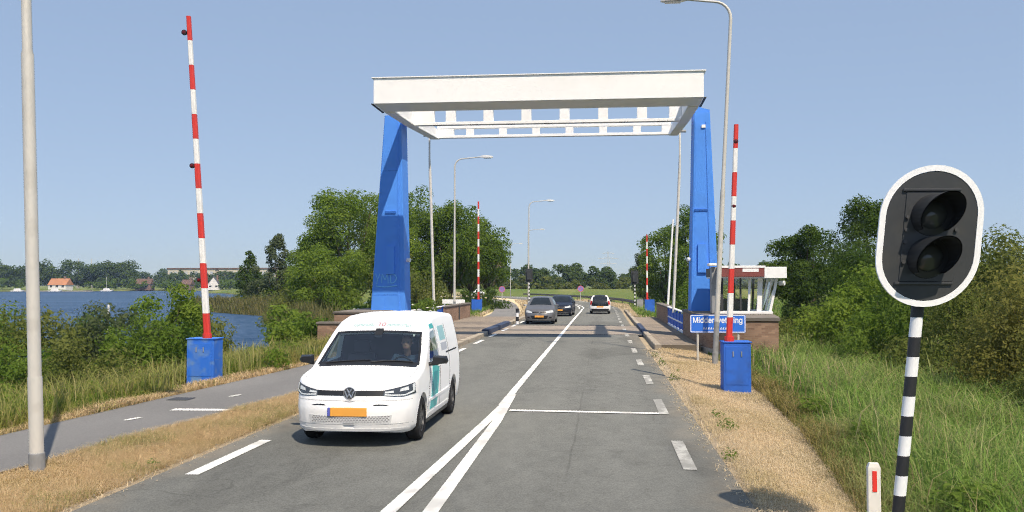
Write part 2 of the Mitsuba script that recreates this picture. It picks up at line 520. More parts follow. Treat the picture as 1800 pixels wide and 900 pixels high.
# chainage 30 = y 0 because the line starts at y = -30
for i in range(24):
    s = 30 + 6.65 + i * 4.86
    part(road, 'edge_dash', along(CL, 3.02, s, s + 2.1, .17, ZM), 'worn_marking')
s = 30 + .9
for i in range(26):
    part(road, 'edge_dash', along(CL, -3.0, s + i * 4.86, s + i * 4.86 + 2.45, .17, ZM), 'marking')
part(road, 'centre_line', along(CL, .03, 47.3, 116, .15, ZM, 60), 'marking')
part(road, 'centre_line', ribbon([(-2.28, 4), (-2.24, 9.1), (-2.02, 15.2), (-1.95, 18)], [(-2.12, 4), (-2.08, 9.1), (-1.87, 15.2), (-1.80, 18)], ZM + .004), 'marking')
part(road, 'centre_line', ribbon([(-1.81, 4), (-1.82, 9.1), (-1.86, 15.2), (-1.97, 19)], [(-1.65, 4), (-1.66, 9.1), (-1.70, 15.2), (-1.81, 19)], ZM), 'marking')
part(road, 'centre_line', along(CL, -.28, 116, 195, .12, ZM, 40), 'marking')
part(road, 'centre_line', along(CL, .12, 116, 195, .12, ZM, 40), 'marking')
part(road, 'edge_line', along(CL, 3.02, 150, 230, .15, ZM, 50), 'marking')
part(road, 'stop_line', ribbon([(-1.70, 16.47), (.98, 16.33)], [(-1.70, 16.66), (.98, 16.52)], ZM + .004), 'marking')

PL = smooth_line([(-9.6, -12), (-9.55, 6), (-9.2, 12), (-8.83, 18.5), (-8.45, 25), (-8.3, 31)])
PR = smooth_line([(-7.75, -12), (-7.6, 6), (-7.18, 12), (-6.4, 18.5), (-5.75, 25), (-5.5, 31)])
path = struct('cycle_path', ribbon(PL, PR, .004, 4), 'path_asphalt', 'grey asphalt cycle path left of the road')
for (x, y) in [(-8.62, 11.6), (-8.05, 14.7), (-7.62, 18.0), (-7.2, 21.5), (-7.0, 25.2)]:
    part(path, 'centre_dash', ribbon([(x - .03, y), (x + .06, y + .34)], [(x + .07, y), (x + .16, y + .34)], .013), 'marking')
part(path, 'stop_line', ribbon([(-7.85, 15.93), (-6.75, 15.98)], [(-7.85, 16.16), (-6.75, 16.21)], .013), 'marking')
part(path, 'drain_cover', box(-8.62, -8.2, 17.35, 17.75, .0, .018, .004), 'dark_steel')
pav = struct('pavement', box(-8.98, -5.47, 31.0, 62.0, -.35, .10), 'pavers', 'tan paved walkway along the bridge beside the left kerb')
pav2 = struct('pavement', box(2.02, 3.52, 33.6, 62.0, -.35, .10), 'pavers', 'brown paved walkway along the bridge beside the right kerb')
PC = smooth_line([(-7.2, 62), (-7.7, 72), (-9.1, 86), (-11.6, 108), (-14.6, 128), (-19.5, 148), (-29, 168), (-46, 188)])
struct('cycle_path', ribbon(offset_line(PC, -1.15), offset_line(PC, 1.15), .004, 3), 'path_asphalt', 'cycle path curving away past the far end of the bridge')
kerb = struct('kerb', cat([box(-5.47, -5.35, 31, 41.9, -.3, .06), box(-5.47, -5.35, 51.1, 62, -.3, .06)]), 'kerb_stone', 'low kerb of stones along the left edge of the bridge road')
rng = np.random.default_rng(3)
y = 30.4
while y < 62:
    if not 41.0 < y + .5 < 50.6:
        dx = rng.normal(0, .008)
        part(kerb, 'stone', box(-5.50 + dx, -5.24 + dx, y, y + .985, -.1, .155 + rng.normal(0, .006), .02), 'kerb_stone')
    y += 1.0
for k in range(2):
    part(kerb, 'steel_plate', box(-5.55, -5.22, 41.5 + k * 4.8, 46.2 + k * 4.8, -.05, .24, .03), 'kerb_steel', label='dark blue steel kerb plate on the bridge deck')
kerb2 = struct('kerb', cat([box(1.9, 2.02, 33, 41.9, -.3, .06), box(1.9, 2.02, 51.1, 62, -.3, .06)]), 'kerb_stone', 'low kerb of stones along the right edge of the bridge road')
y = 33.0
while y < 80:
    dx = rng.normal(0, .008)
    part(kerb2, 'stone', box(1.82 + dx, 2.06 + dx, y, y + .985, -.1, .15 + rng.normal(0, .006), .02), 'kerb_stone' if not 41.5 < y < 50.5 else 'kerb_steel')
    y += 1.0

# ------------------------------------------------------------------ drawbridge
db = thing('drawbridge', 'blue and white steel drawbridge portal spanning the road', 'bridge')


TY = 38.5


def tower(xs_top, xs_bot, ytop):
    """tapering box column; x pairs at the top and the bottom."""
    y0, y1 = TY, TY + 1.2
    c = .035
    pts = []
    for (xa, xb, z) in ((xs_bot[0], xs_bot[1], 0.0), (xs_top[0], xs_top[1], ytop)):
        for x, sx in ((xa, 1), (xb, -1)):
            for yy, sy in ((y0, 1), (y1, -1)):
                pts += [(x + sx * c, yy, z), (x, yy + sy * c, z)]
    return part(db, 'tower', hull(pts), 'blue_paint')


HT = 9.62
LT = tower((-9.40, -8.68), (-10.06, -8.43), HT)
RT = tower((3.82, 4.47), (3.60, 4.86), HT - .1)


def lx(z, u):
    """x on the left tower's front at height z, u from outer 0 to inner 1."""
    t = z / HT
    a, b = -10.06 + .66 * t, -8.43 - .25 * t
    return a + (b - a) * u


def rx(z, u):
    t = z / (HT - .1)
    a, b = 3.60 + .22 * t, 4.86 - .39 * t
    return a + (b - a) * u


def front_plate(fn, z0, z1, u0, u1, th):
    return xz_plate([(fn(z0, u0), z0), (fn(z0, u1), z0), (fn(z1, u1), z1), (fn(z1, u0), z1)], TY - th, TY + .01)


part(LT, 'front_panel', front_plate(lx, 1.86, 5.25, .30, .70, .012), 'blue_paint')
part(LT, 'service_box', front_plate(lx, 2.75, 3.95, .40, .68, .10), 'blue_paint')
part(LT, 'lower_hatch', front_plate(lx, .55, 1.82, .06, .40, .014), 'blue_paint')
part(LT, 'lower_hatch', front_plate(lx, .55, 1.82, .42, .80, .014), 'blue_paint')
part(LT, 'corner_rail', front_plate(lx, .3, 9.3, .80, .84, .03), 'blue_paint')
part(LT, 'grab_bar', front_plate(lx, 5.36, 5.46, .30, .72, .05), 'dark_blue_paint')
part(LT, 'side_lamp', tube([(-8.45, TY + .3, 3.35), (-8.31, TY + .25, 3.35)], .09, 10), 'luminaire')
tag = [[(0, .42), (.1, .2), (.2, .42)], [(.1, .2), (.05, -.05)], [(.26, .02), (.3, .4), (.42, .15), (.52, .42), (.56, 0)], [(.66, .36), (.68, .02), (.84, .06), (.92, .22), (.82, .38), (.62, .4)], [(.02, -.12), (.4, -.16), (.95, -.1)]]
part(LT, 'graffiti', cat([tube([(lx(2.25, .10) + 1.0 * a, TY - .016, 2.35 + b * 1.0) for a, b in smooth_line(st, 4)], .020, 5) for st in tag]), 'graffiti_blue', label='pale blue scribbled graffiti tag')
part(LT, 'seam', cat([front_plate(lx, 1.83, 1.855, .02, .80, .006), front_plate(lx, 7.2, 7.22, .2, .80, .006)]), 'dark_blue_paint')
part(RT, 'front_panel', front_plate(rx, 5.45, 9.1, .10, .64, .012), 'blue_paint')
part(RT, 'front_panel', front_plate(rx, .9, 5.36, .10, .64, .012), 'blue_paint')
part(RT, 'grab_bar', front_plate(rx, 5.37, 5.44, .08, .68, .06), 'dark_blue_paint')
part(RT, 'service_box', front_plate(rx, 2.80, 3.98, .24, .58, .12), 'blue_paint')
part(RT, 'seam', front_plate(rx, .9, 9.1, .68, .71, .015), 'dark_blue_paint')
part(RT, 'lifting_lug', front_plate(rx, 8.85, 8.97, .45, .68, .08), 'white_paint')
part(RT, 'side_lamp', tube([(3.64, TY + .2, 3.35), (3.50, TY + .15, 3.35)], .08, 10), 'luminaire')
part(RT, 'pivot_bracket', xz_plate([(3.83, HT - .13), (3.83, 10.15), (3.93, 10.15), (3.99, 9.95), (4.13, 9.70), (4.47, 9.62), (4.47, HT - .13)], TY + .05, TY + 1.15), 'blue_paint')
part(LT, 'pivot_bracket', xz_plate([(-8.69, HT - .04), (-8.69, 10.1), (-8.80, 10.08), (-8.94, 9.75), (-8.97, HT - .04)], TY + .05, TY + 1.15), 'blue_paint')
part(db, 'pivot_axle', cat([tube([(-9.0, TY + .6, 9.75), (-8.3, TY + .6, 9.75)], .16, 14), tube([(3.4, TY + .6, 9.75), (4.1, TY + .6, 9.75)], .16, 14)]), 'dark_steel')

cw = part(db, 'counterweight', box(-8.56, 3.66, 33.3, 34.95, 9.08, 10.04, .012), 'white_paint', label='long white counterweight box across the top')
part(cw, 'top_flange', box(-8.63, 3.74, 33.24, 35.0, 10.043, 10.075), 'white_paint')
part(cw, 'bottom_flange', cat([box(-8.64, -8.56, 33.24, 35.0, 9.05, 9.078), box(3.66, 3.74, 33.24, 35.0, 9.05, 9.078)]), 'dark_steel')


def girder(x, th):
    """plate girder with a rising bottom flange, from the counterweight to the lifting end."""
    prof = [(34.95, 9.10), (38.8, 9.24), (44.75, 9.60), (44.75, 10.02), (34.95, 10.02)]
    fl = [(34.96, 9.05), (38.8, 9.19), (44.75, 9.55), (44.75, 9.595), (38.8, 9.235), (34.96, 9.095)]
    return cat([yz_plate(prof, x, x + th), yz_plate(fl, x - .10, x + th + .10)])


part(db, 'side_girder', girder(-8.42, .22), 'white_paint')
part(db, 'side_girder', girder(3.32, .22), 'white_paint')


def vierendeel(y, x0, x1, zb, zt, n, pw, d=.30):
    k = part(db, 'cross_beam', cat([box(x0, x1, y, y + d, zb, zb + .13, .01), box(x0, x1, y, y + d, zt - .13, zt, .01)]), 'white_paint')
    for i in range(n):
        x = x0 + (x1 - x0) * (i / (n - 1))
        w = pw * (2.2 if i == 0 else 1.2 if i == n - 1 else 1)
        xa = min(max(x - w / 2, x0), x1 - w)
        part(k, 'upright', box(xa, xa + w, y + .02, y + d - .02, zb + .132, zt - .132, .008), 'white_paint')
    return k


c1 = vierendeel(38.7, -8.19, 3.31, 9.20, 10.0, 8, .42)
vierendeel(44.45, -8.19, 3.31, 9.57, 10.16, 8, .38, .26)
for i in range(7):
    x = -7.3 + i * 1.6
    part(c1, 'drain_slot', box(x, x + .36, 38.685, 38.71, 9.17, 9.205), 'dark_steel')
for xt, xb in ((-8.62, -8.60), (3.74, 3.48)):
    part(db, 'hanger', cat([tube([(xt, 44.7, 9.7), (xt, 44.72, 8.6)], .045, 8), tube([(xt, 44.72, 8.6), (xt - .01 * (xt > 0), 44.9, 7.8), (xb, 46.0, .9)], [.05, .07, .07], 10)]), 'post_white')
    part(db, 'hanger_pin', tube([(xt - .3, 44.7, 9.76), (xt + .3, 44.7, 9.76)], .07, 10), 'base_steel')

# ------------------------------------------------------------------ abutment walls, railings, cabin


def wall(label, x0, x1, y0, y1, h, zb=-1.6, cop=.10, over=.05):
    w = thing('abutment_wall', label, 'wall')
    part(w, 'brickwork', box(x0, x1, y0, y1, zb, h - cop, .012), 'brick')
    part(w, 'coping', box(x0 - over, x1 + over, y0 - over, y1 + over, h - cop + .002, h, .02), 'coping')
    return w


wall('low brick wing wall with dark coping behind the white van, in front of the blue tower', -11.05, -9.02, 34.5, 34.95, .84)
wall('brick abutment wall with dark coping at the foot of the left blue tower', -10.9, -9.02, 36.2, 41.4, 1.20)
wall('reddish brown brick parapet along the far left end of the bridge', -9.38, -9.02, 51.6, 61.6, 1.06, -.3)
part('abutment_wall_002', 'drain_pipe', tube([(-8.99, 56.6, .1), (-8.99, 56.6, 1.0)], .05, 8), 'dark_steel')
rb = thing('abutment_wall', 'brown brick abutment block carrying the bridge keeper cabin on the right', 'wall')
blk = sg.Polygon([(3.56, 41.4), (3.56, 34.6), (4.22, 30.6), (5.72, 30.6), (6.2, 34.2), (6.2, 41.4)])


def lifted(m, z):
    return trimesh.Trimesh(np.asarray(m.vertices) + [0, 0, z], m.faces, process=False)


part(rb, 'brickwork', lifted(extrude(blk, 2.70), -1.6), 'brick')
part(rb, 'coping', lifted(extrude(blk.buffer(.05, join_style=2), .098), 1.102), 'coping')
part(rb, 'plinth', lifted(extrude(blk.buffer(.06, join_style=2), 1.02), -1.0), 'concrete')
wall('dark brick parapet along the far right end of the bridge', 3.56, 3.92, 51.2, 61.8, 1.08, -.3)

wall('short brick pier under the left blue tower', -10.2, -8.36, 38.3, 40.2, .92)
fr = thing('bridge_railing', 'blue panelled railing along the right side of the bridge deck', 'railing')
for i in range(6):
    yy = 41.6 + i * 1.9
    part(fr, 'post', box(3.56, 3.66, yy - .05, yy + .05, .0, 1.02, .01), 'box_blue')
    if i < 5:
        part(fr, 'panel', box(3.585, 3.63, yy + .06, yy + 1.84, .22, .92, .006), 'box_blue')
part(fr, 'handrail', box(3.53, 3.69, 41.5, 51.2, 1.022, 1.085, .015), 'white_paint')
part(fr, 'mid_rail', box(3.55, 3.583, 41.6, 51.1, .52, .58), 'white_paint')
part(fr, 'bottom_rail', box(3.55, 3.66, 41.6, 51.1, .10, .19, .01), 'white_paint')
fr2 = thing('bridge_railing', 'pale blue railing along the left side of the bridge deck behind the van', 'railing')
for i in range(6):
    yy = 41.6 + i * 1.9
    part(fr2, 'post', box(-9.14, -9.04, yy - .05, yy + .05, .0, 1.02, .01), 'box_blue')
    if i < 5:
        part(fr2, 'panel', box(-9.11, -9.07, yy + .06, yy + 1.84, .22, .92, .006), 'box_blue')
part(fr2, 'handrail', box(-9.17, -9.01, 41.5, 51.4, 1.022, 1.085, .015), 'white_paint')
wr = thing('plank_railing', 'short white plank railing behind the far left parapet', 'railing')
for i in range(3):
    part(wr, 'post', box(-11.1 + i * .62, -11.0 + i * .62, 63.0, 63.1, -.3, 1.25, .01), 'white_paint')
part(wr, 'plank', box(-11.2, -9.6, 62.93, 62.98, .95, 1.25, .01), 'white_paint')
part(wr, 'plank', box(-11.2, -9.6, 62.93, 62.98, .55, .85, .01), 'white_paint')

cab = thing('bridge_keeper_cabin', 'small glazed bridge keeper cabin with a red and white roof edge', 'cabin')
part(cab, 'window_sill', box(4.30, 6.24, 34.42, 37.5, 1.203, 1.30, .015), 'white_paint')
part(cab, 'floor', box(4.4, 6.1, 34.6, 37.3, 1.19, 1.215), 'cabin_grey')


def bar(xa, xb, y0, y1, w, z0=1.302, z1=2.53):
    return hull([(xa + e, yy, z0) for e in (0, w) for yy in (y0, y1)] + [(xb + e, yy, z1) for e in (0, w) for yy in (y0, y1)])


for xa, xb, w, mname in ((4.34, 4.34, .10, 'cabin_grey'), (4.72, 4.72, .07, 'dark_steel'), (5.05, 5.05, .06, 'dark_steel'), (5.33, 5.38, .08, 'white_paint'), (5.66, 5.72, .17, 'white_paint'), (6.10, 6.36, .09, 'white_paint')):
    part(cab, 'window_post', bar(xa, xb, 34.46, 34.56, w), mname)
for xa, xb, w in ((4.34, 4.34, .1), (5.2, 5.2, .07), (5.9, 5.95, .08), (6.06, 6.32, .09)):
    part(cab, 'window_post', bar(xa, xb, 37.2, 37.3, w), 'cabin_grey')
for yy in (35.5, 36.4):
    part(cab, 'window_post', bar(6.12, 6.38, yy, yy + .07, .06), 'white_paint')
part(cab, 'pane', trimesh.Trimesh([(4.44, 34.51, 1.302), (6.1, 34.51, 1.302), (6.36, 34.51, 2.53), (4.44, 34.51, 2.53)], [(0, 1, 2), (0, 2, 3)], process=False), 'window_glass')
part(cab, 'pane', trimesh.Trimesh([(4.44, 37.25, 1.302), (6.1, 37.25, 1.302), (6.36, 37.25, 2.53), (4.44, 37.25, 2.53)], [(0, 1, 2), (0, 2, 3)], process=False), 'window_glass')
part(cab, 'pane', trimesh.Trimesh([(6.16, 34.57, 1.302), (6.16, 37.19, 1.302), (6.42, 37.19, 2.53), (6.42, 34.57, 2.53)], [(0, 1, 2), (0, 2, 3)], process=False), 'window_glass')
part(cab, 'control_desk', box(4.6, 5.6, 35.6, 36.3, 1.22, 1.75, .03), 'cabin_grey')
roof = part(cab, 'roof', box(4.22, 6.60, 34.05, 37.9, 2.535, 2.60, .01), 'white_paint')
part(roof, 'fascia', box(4.20, 5.86, 33.98, 34.045, 2.58, 2.90, .008), 'fascia_red', label='dark red roof fascia')
part(roof, 'fascia', box(5.865, 6.66, 33.98, 34.045, 2.53, 2.94, .008), 'white_paint', label='white roof fascia')
part(roof, 'fascia', box(6.605, 6.66, 34.05, 37.9, 2.53, 2.94, .008), 'white_paint')
part(roof, 'edge_strip', box(4.18, 5.9, 33.96, 34.05, 2.902, 2.985, .008), 'white_paint')
part(roof, 'worn_strip', box(5.08, 5.66, 33.972, 33.979, 2.76, 2.88), 'white_paint')
part(roof, 'roof_deck', box(4.20, 6.60, 34.05, 37.9, 2.60, 2.93), 'coping')
part(cab, 'meter_cabinet', box(4.02, 4.28, 34.5, 35.0, 1.205, 2.95, .02), 'base_steel')
part(cab, 'cabinet_cap', box(3.92, 4.19, 34.3, 35.0, 2.99, 3.09, .015), 'white_paint')
part(cab, 'side_lamp', tube([(6.5, 34.6, 2.35), (6.68, 34.5, 2.35)], .09, 10), 'luminaire')
gr = thing('steel_railing', 'short grey steel railing at the right end of the cabin wall', 'railing')
for z in (.35, .68, 1.02):
    part(gr, 'rail', tube([(6.27, 36.2, z), (6.75, 36.2, z)], .05, 8), 'galvanised')
part(gr, 'post', tube([(6.5, 36.28, -.6), (6.5, 36.28, 1.1)], .04, 8), 'galvanised')

# ------------------------------------------------------------------ street lamps


def lamp(x, y, label, ang=0.0, lean=(0, 0), h=10.75, arm=1.35, n=14):
    """pole with a bent arm; ang: direction of the arm about z from -x."""
    r = thing('street_lamp', label, 'street lamp', 'street lamps along the road')
    part(r, 'base', xf(tube([(0, 0, -.4), (0, 0, .02), (0, 0, 1.15), (0, 0, 1.18)], [.085, .085, .085, .07], n), (x, y, 0), 0, lean), 'base_steel' if h > 10.7 and y > 20 else 'galvanised', 35)
    part(r, 'collar', xf(lathe([(.09, .0), (.092, .0), (.095, .22), (.078, .235)], n=n), (x, y, 0), 0, lean), 'base_steel', 35)
    part(r, 'pole', xf(tube([(0, 0, 1.15), (0, 0, 5.18), (0, 0, 5.24), (0, 0, h - .6)], [.078, .074, .060, .052], n), (x, y, 0), 0, lean), 'galvanised', 35)
    b = [(0, 0, h - .62)] + [(-.55 + .55 * math.cos(t), 0, h - .6 + .55 * math.sin(t)) for t in np.linspace(0, math.pi / 2, 7)] + [(-.55 - arm, 0, h + .03 + .03 * arm)]
    part(r, 'arm', xf(xf(tube(b, np.linspace(.052, .036, len(b)), n), (0, 0, 0), ang), (x, y, 0), 0, lean), 'galvanised', 35)
    e = -.5 - arm
    zc = h + .06
    hd = hull([(e + dx, dy * w, zc + dz) for dx, w, z0, z1 in ((.10, .06, -.04, .06), (-.12, .15, -.07, .10), (-.55, .15, -.07, .07), (-.72, .09, -.05, .02)) for dy in (-1, 1) for dz in (z0, z1)])
    hk = part(r, 'luminaire', xf(xf(hd, (0, 0, 0), ang), (x, y, 0), 0, lean), 'luminaire', 35)
    gl = hull([(e + dx, dy * .12, zc + z) for dx in (-.10, -.58) for dy in (-1, 1) for z in (-.10, -.072)])
    part(hk, 'lens', xf(xf(gl, (0, 0, 0), ang), (x, y, 0), 0, lean), 'lamp_glass')


lamp(-6.95, 10.66, 'thick galvanised street lamp pole nearest the camera, standing in the dry verge', math.pi, (-.042, 0))
lamp(3.40, 28.4, 'tall street lamp arching over the road beside the blue name sign', 0, (.052, 0), 11.1, .95)
lamp(-9.85, 60, 'street lamp rising just behind the far left brick parapet', math.pi, (0, 0))
lamp(-7.55, 92, 'street lamp beside the road behind the grey oncoming car', math.pi, (.008, 0))
lamp(-11.5, 140, 'distant street lamp with its head just above the treeline, second farthest of the row', math.pi)
lamp(-19.1, 188, 'farthest street lamp, standing beside the round sign near the field', math.pi)
pl = thing('flag_pole', 'slim white pole standing on the far right parapet', 'pole')
part(pl, 'shaft', tube([(4.02, 58, .5), (4.40, 58, 6.4)], [.075, .055], 10), 'white_paint', 35)
part(pl, 'foot', tube([(4.01, 58, -.3), (4.03, 58, .55)], .10, 10), 'base_steel', 35)

# ------------------------------------------------------------------ barriers


def barrier(x, y, nseg, seg, lean, w0, w1, label, lamps, bw, bh, paint, yb=None, extras=True):
    r = thing('barrier', label, 'barrier', 'raised barriers at the bridge')
    z0 = -.6
    cb = part(r, 'cabinet', box(x - bw / 2, x + bw / 2, y, y + .55, z0, bh, .015), paint)
    part(cb, 'lid', box(x - bw / 2 - .02, x + bw / 2 + .02, y - .02, y + .57, bh + .002, bh + .035, .01), paint)
    part(cb, 'door', box(x - bw / 2 + .05, x + bw / 2 - .05, y - .012, y + .002, .08, bh - .08, .004), paint)
    if extras:
        for e in (-.09, .09):
            part(cb, 'latch', box(x + e - .012, x + e + .012, y - .03, y - .012, bh - .30, bh - .18, .004), 'base_steel')
    xb = x + (yb or 0)
    bm = part(r, 'pivot', tube([(xb, y + .12, bh - .15), (xb + lean * .1, y + .12, bh + .14)], .11, 12), 'boom_red')
    H = nseg * seg
    for i in range(nseg):
        a, b = i * seg, (i + 1) * seg - .002
        ra, rb_ = w0 + (w1 - w0) * a / H, w0 + (w1 - w0) * b / H
        pts = [(xb + lean * zz + sx * rr / 2, y + .12 + sy * rr / 2, bh + .03 + zz) for zz, rr in ((a, ra), (b, rb_)) for sx, sy in ((-1, -.6), (-1, .6), (-.6, 1), (.6, 1), (1, .6), (1, -.6), (.6, -1), (-.6, -1))]
        part(r, 'boom_stripe', hull(pts), 'boom_red' if i % 2 == 0 else 'boom_white')
    for (hz, side, rad) in lamps:
        xx = xb + lean * hz + side * (.06 + rad)
        lk = part(r, 'warning_lamp', lathe([(0, -.05), (rad, -.05), (rad * 1.05, 0), (rad * .8, .04), (0, .05)], 'y', (xx, y + .12, bh + hz), 14), 'stripe_black', 35)
        part(lk, 'lens', lathe([(0, -.075), (rad * .6, -.068), (rad * .75, -.052)], 'y', (xx, y + .12, bh + hz), 12), 'red_lamp', 35)


barrier(-9.72, 21.25, 13, .61, -.072, .15, .10, 'red and white raised barrier with a scuffed blue cabinet beside the cycle path', ((1.45, -1, .055), (4.25, -1, .06), (7.55, -1, .065)), .68, .96, 'faded_box_blue', .13)
barrier(2.95, 20.6, 9, .54, .040, .13, .095, 'red and white raised barrier with a clean blue cabinet beside the near right verge', ((3.05, 0, .05), (4.5, 0, .05)), .60, 1.0, 'box_blue', -.16)
barrier(-10.25, 73.4, 13, .615, -.001, .16, .12, 'small far raised barrier standing in front of the dense left trees', (), .80, 1.05, 'box_blue', .15, False)
barrier(3.75, 74.4, 9, .585, .0, .15, .11, 'small far raised barrier to the right of the road end', (), .78, 1.05, 'box_blue', -.2, False)

# ------------------------------------------------------------------ name sign
sn = thing('name_sign', 'blue place name sign with white lettering by the near right lamp', 'sign')
pan = sg.box(2.71, .79, 4.42, 1.35).buffer(-.05).buffer(.05, quad_segs=5)
part(sn, 'panel', xz_plate(pan, 29.0, 29.03), 'sign_blue')
part(sn, 'border', xz_plate(pan.buffer(-.012).difference(pan.buffer(-.034)), 28.997, 29.0 - .0005), 'sign_white')


def lettering(text, height, width, x, z, y, bold=True, depth=.003, shear=0.0):
    m = meshkit.text_mesh(text, height, depth, bold)
    v = np.array(m.vertices)
    v[:, 0] += shear * v[:, 1]
    v[:, 0] = (v[:, 0] - v[:, 0].min()) * width / np.ptp(v[:, 0])
    return trimesh.Trimesh(np.stack([x + v[:, 0], y - v[:, 2], z + v[:, 1]], 1), m.faces, process=False)


part(sn, 'lettering', lettering('Middenwetering', .17, 1.52, 2.80, 1.10, 28.999), 'sign_white')
marks = []
for i in range(12):
    x = 3.10 + i * .075
    marks.append(xz_plate([(x, .895), (x + .022, .895), (x + .062, .965), (x + .04, .965)], 28.996, 28.999))
    marks.append(xz_plate([(x + .03, .895), (x + .055, .895), (x + .05, .93), (x + .035, .94)], 28.996, 28.999))
part(sn, 'small_lettering', cat(marks), 'sign_white', label='second line of small white slanted lettering')
part(sn, 'post', tube([(2.95, 29.07, -.6), (2.95, 29.07, 1.30)], .035, 10), 'galvanised', 35)
part(sn, 'post', tube([(4.2, 29.07, -.6), (4.2, 29.07, 1.30)], .035, 10), 'galvanised', 35)

# ------------------------------------------------------------------ traffic lights


def capsule(hw, hh, k=10):
    return sg.LineString([(0, -(hh - hw)), (0, hh - hw)]).buffer(hw, quad_segs=k)


def traffic_light(x, y, label, rz=0.0, full=True, zc=2.71, lean=0.0, zbot=-.6, xlean=0.0):
    r = thing('traffic_light', label, 'traffic light', 'bridge traffic lights on striped posts')
    L = lambda m: xf(m, (x, y, 0), rz, (lean, 0))
    brd = capsule(.43, .60) if full else sg.box(-.33, -.62, .33, .62).buffer(.05)
    z = lambda m: trimesh.Trimesh(np.asarray(m.vertices) + [0, 0, zc], m.faces, process=False)
    bk = part(r, 'backboard', L(z(xz_plate(brd.buffer(-.052), -.012, .012))), 'signal_black')
    if full:
        part(bk, 'border', L(z(xz_plate(brd.difference(brd.buffer(-.05)), -.018, .006))), 'sign_white', label='white rim round the backboard')
    hs = part(r, 'housing', L(z(box(-.21, .21, .012, .22, -.42, .42, .02))), 'signal_black')
    if full:
        part(bk, 'mounting_strip', L(z(box(-.26, .22, -.036, -.013, .378, .402, .004))), 'dark_alloy')
        part(bk, 'mounting_strip', L(z(box(-.26, .22, -.036, -.013, -.412, -.388, .004))), 'dark_alloy')
        part(bk, 'front_plate', L(z(box(-.225, .225, -.022, -.013, -.385, .375, .003))), 'signal_black')
        for sx in (-1, 1):
            for zz in (-.22, .05, .16, -.05):
                part(bk, 'bolt', L(z(lathe([(0, -.045), (.016, -.045), (.016, -.02)], 'y', (sx * .205, 0, zz), 8))), 'dark_steel')
    for zz in (.175, -.185):
        n, m = 26, 7
        va = []
        for k in range(n + 1):
            t = math.radians(-50 + 280 * k / n)
            # long over the top, cut away towards the bottom
            ext = .075 + .15 * (1 + math.sin(t))
            for j in range(m):
                q = j / (m - 1)
                rr = .176 - .008 * q
                va.append((rr * math.cos(t), -.022 - ext * q, zz + rr * math.sin(t)))
        va = np.array(va)
        out = trimesh.Trimesh(va, tri(grid_faces(n + 1, m)), process=False)
        ctr = np.array([0, 0, zz])
        inn = va + (ctr - va) * [.05, 0, .05]
        vis = cat([out, (inn, tri(grid_faces(n + 1, m)))])
        part(hs, 'visor', L(z(vis)), 'black_plastic', 40)
        part(hs, 'bezel', L(z(lathe([(.118, -.040), (.172, -.030), (.182, -.012)], 'y', (0, 0, zz), 28))), 'black_plastic', 40)
        part(hs, 'lens', L(z(lathe([(0, -.085), (.04, -.080), (.080, -.066), (.105, -.046), (.120, -.024)], 'y', (0, 0, zz), 28))), 'lens_dark', True)
    part(r, 'post_cap', L(tube([(0, .10, zc - .69), (0, .10, zc - .40)], .052, 16)), 'stripe_black', 35)
    top, i = zc - .69, 0
    seg = .168
    while top > zbot:
        b = max(top - seg, zbot)
        part(r, 'post_stripe', L(tube([(0, .10, b), (0, .10, top - .001)], .050, 16)), 'sign_white' if i % 2 == 0 else 'stripe_black', 35)
        top = b
        i += 1


traffic_light(2.46, 8.0, 'large black two lamp traffic light with a white rim on the near right', .05, True, 2.71, .105)
traffic_light(-6.85, 84.5, 'far traffic light seen from behind on the left of the road', math.pi, False, 3.15, 0)
traffic_light(2.9, 84.5, 'far traffic light seen from behind on the right of the road', math.pi, False, 2.95, 0)
cbx = thing('signal_cabinet', 'small dark control cabinet at the foot of the far right traffic light', 'cabinet')
part(cbx, 'body', box(3.0, 3.65, 83.0, 83.4, -.3, 1.0, .02), 'dark_steel')
part(cbx, 'door', box(3.05, 3.6, 82.985, 82.999, .1, .95, .005), 'base_steel')
mp = thing('marker_post', 'white marker post with a red reflector in the right verge', 'marker post')
part(mp, 'body', xf(hull([(sx * .055, sy * .03, z) for sx in (-1, 1) for sy in (-1, 1) for z in (-.5, .62)] + [(sx * .04, sy * .022, .66) for sx in (-1, 1) for sy in (-1, 1)]), (2.47, 8.72, 0)), 'post_white')
part(mp, 'reflector', box(2.45, 2.49, 8.684, 8.689, .40, .59, .001), 'reflector_red')
bp = thing('bollard', 'short black and white striped post at the end of the left kerb', 'bollard')
for i in range(5):
    part(bp, 'stripe', tube([(-4.95, 52.6, -.3 + i * .24 if i == 0 else -.06 + (i - 1) * .24), (-4.95, 52.6, -.06 + i * .24 - .001)], .09, 12), 'sign_white' if i % 2 else 'stripe_black', 35)


def round_sign(x, y, zc, label):
    r = thing('round_sign', label, 'sign', 'round no stopping signs in the distance')
    part(r, 'disc', lathe([(0, -.02), (.40, -.02), (.40, .0), (0, .0)], 'y', (x, y, zc), 24), 'sign_purple')
    part(r, 'rim', lathe([(.34, -.028), (.42, -.028), (.42, .004)], 'y', (x, y, zc), 24), 'sign_red')
    part(r, 'slash', cat([hull([(x + s * (.03 - .28), y + e, zc + .28 + .06 * q) for q in (-.5, .5) for e in (-.03, -.021)] + [(x + s * (.28 - .03), y + e, zc - .28 + .06 * q) for q in (-.5, .5) for e in (-.03, -.021)]) for s in (1, -1)]), 'sign_red')
    part(r, 'post', tube([(x, y + .04, -.8), (x, y + .04, zc + .3)], .045, 8), 'galvanised', 35)


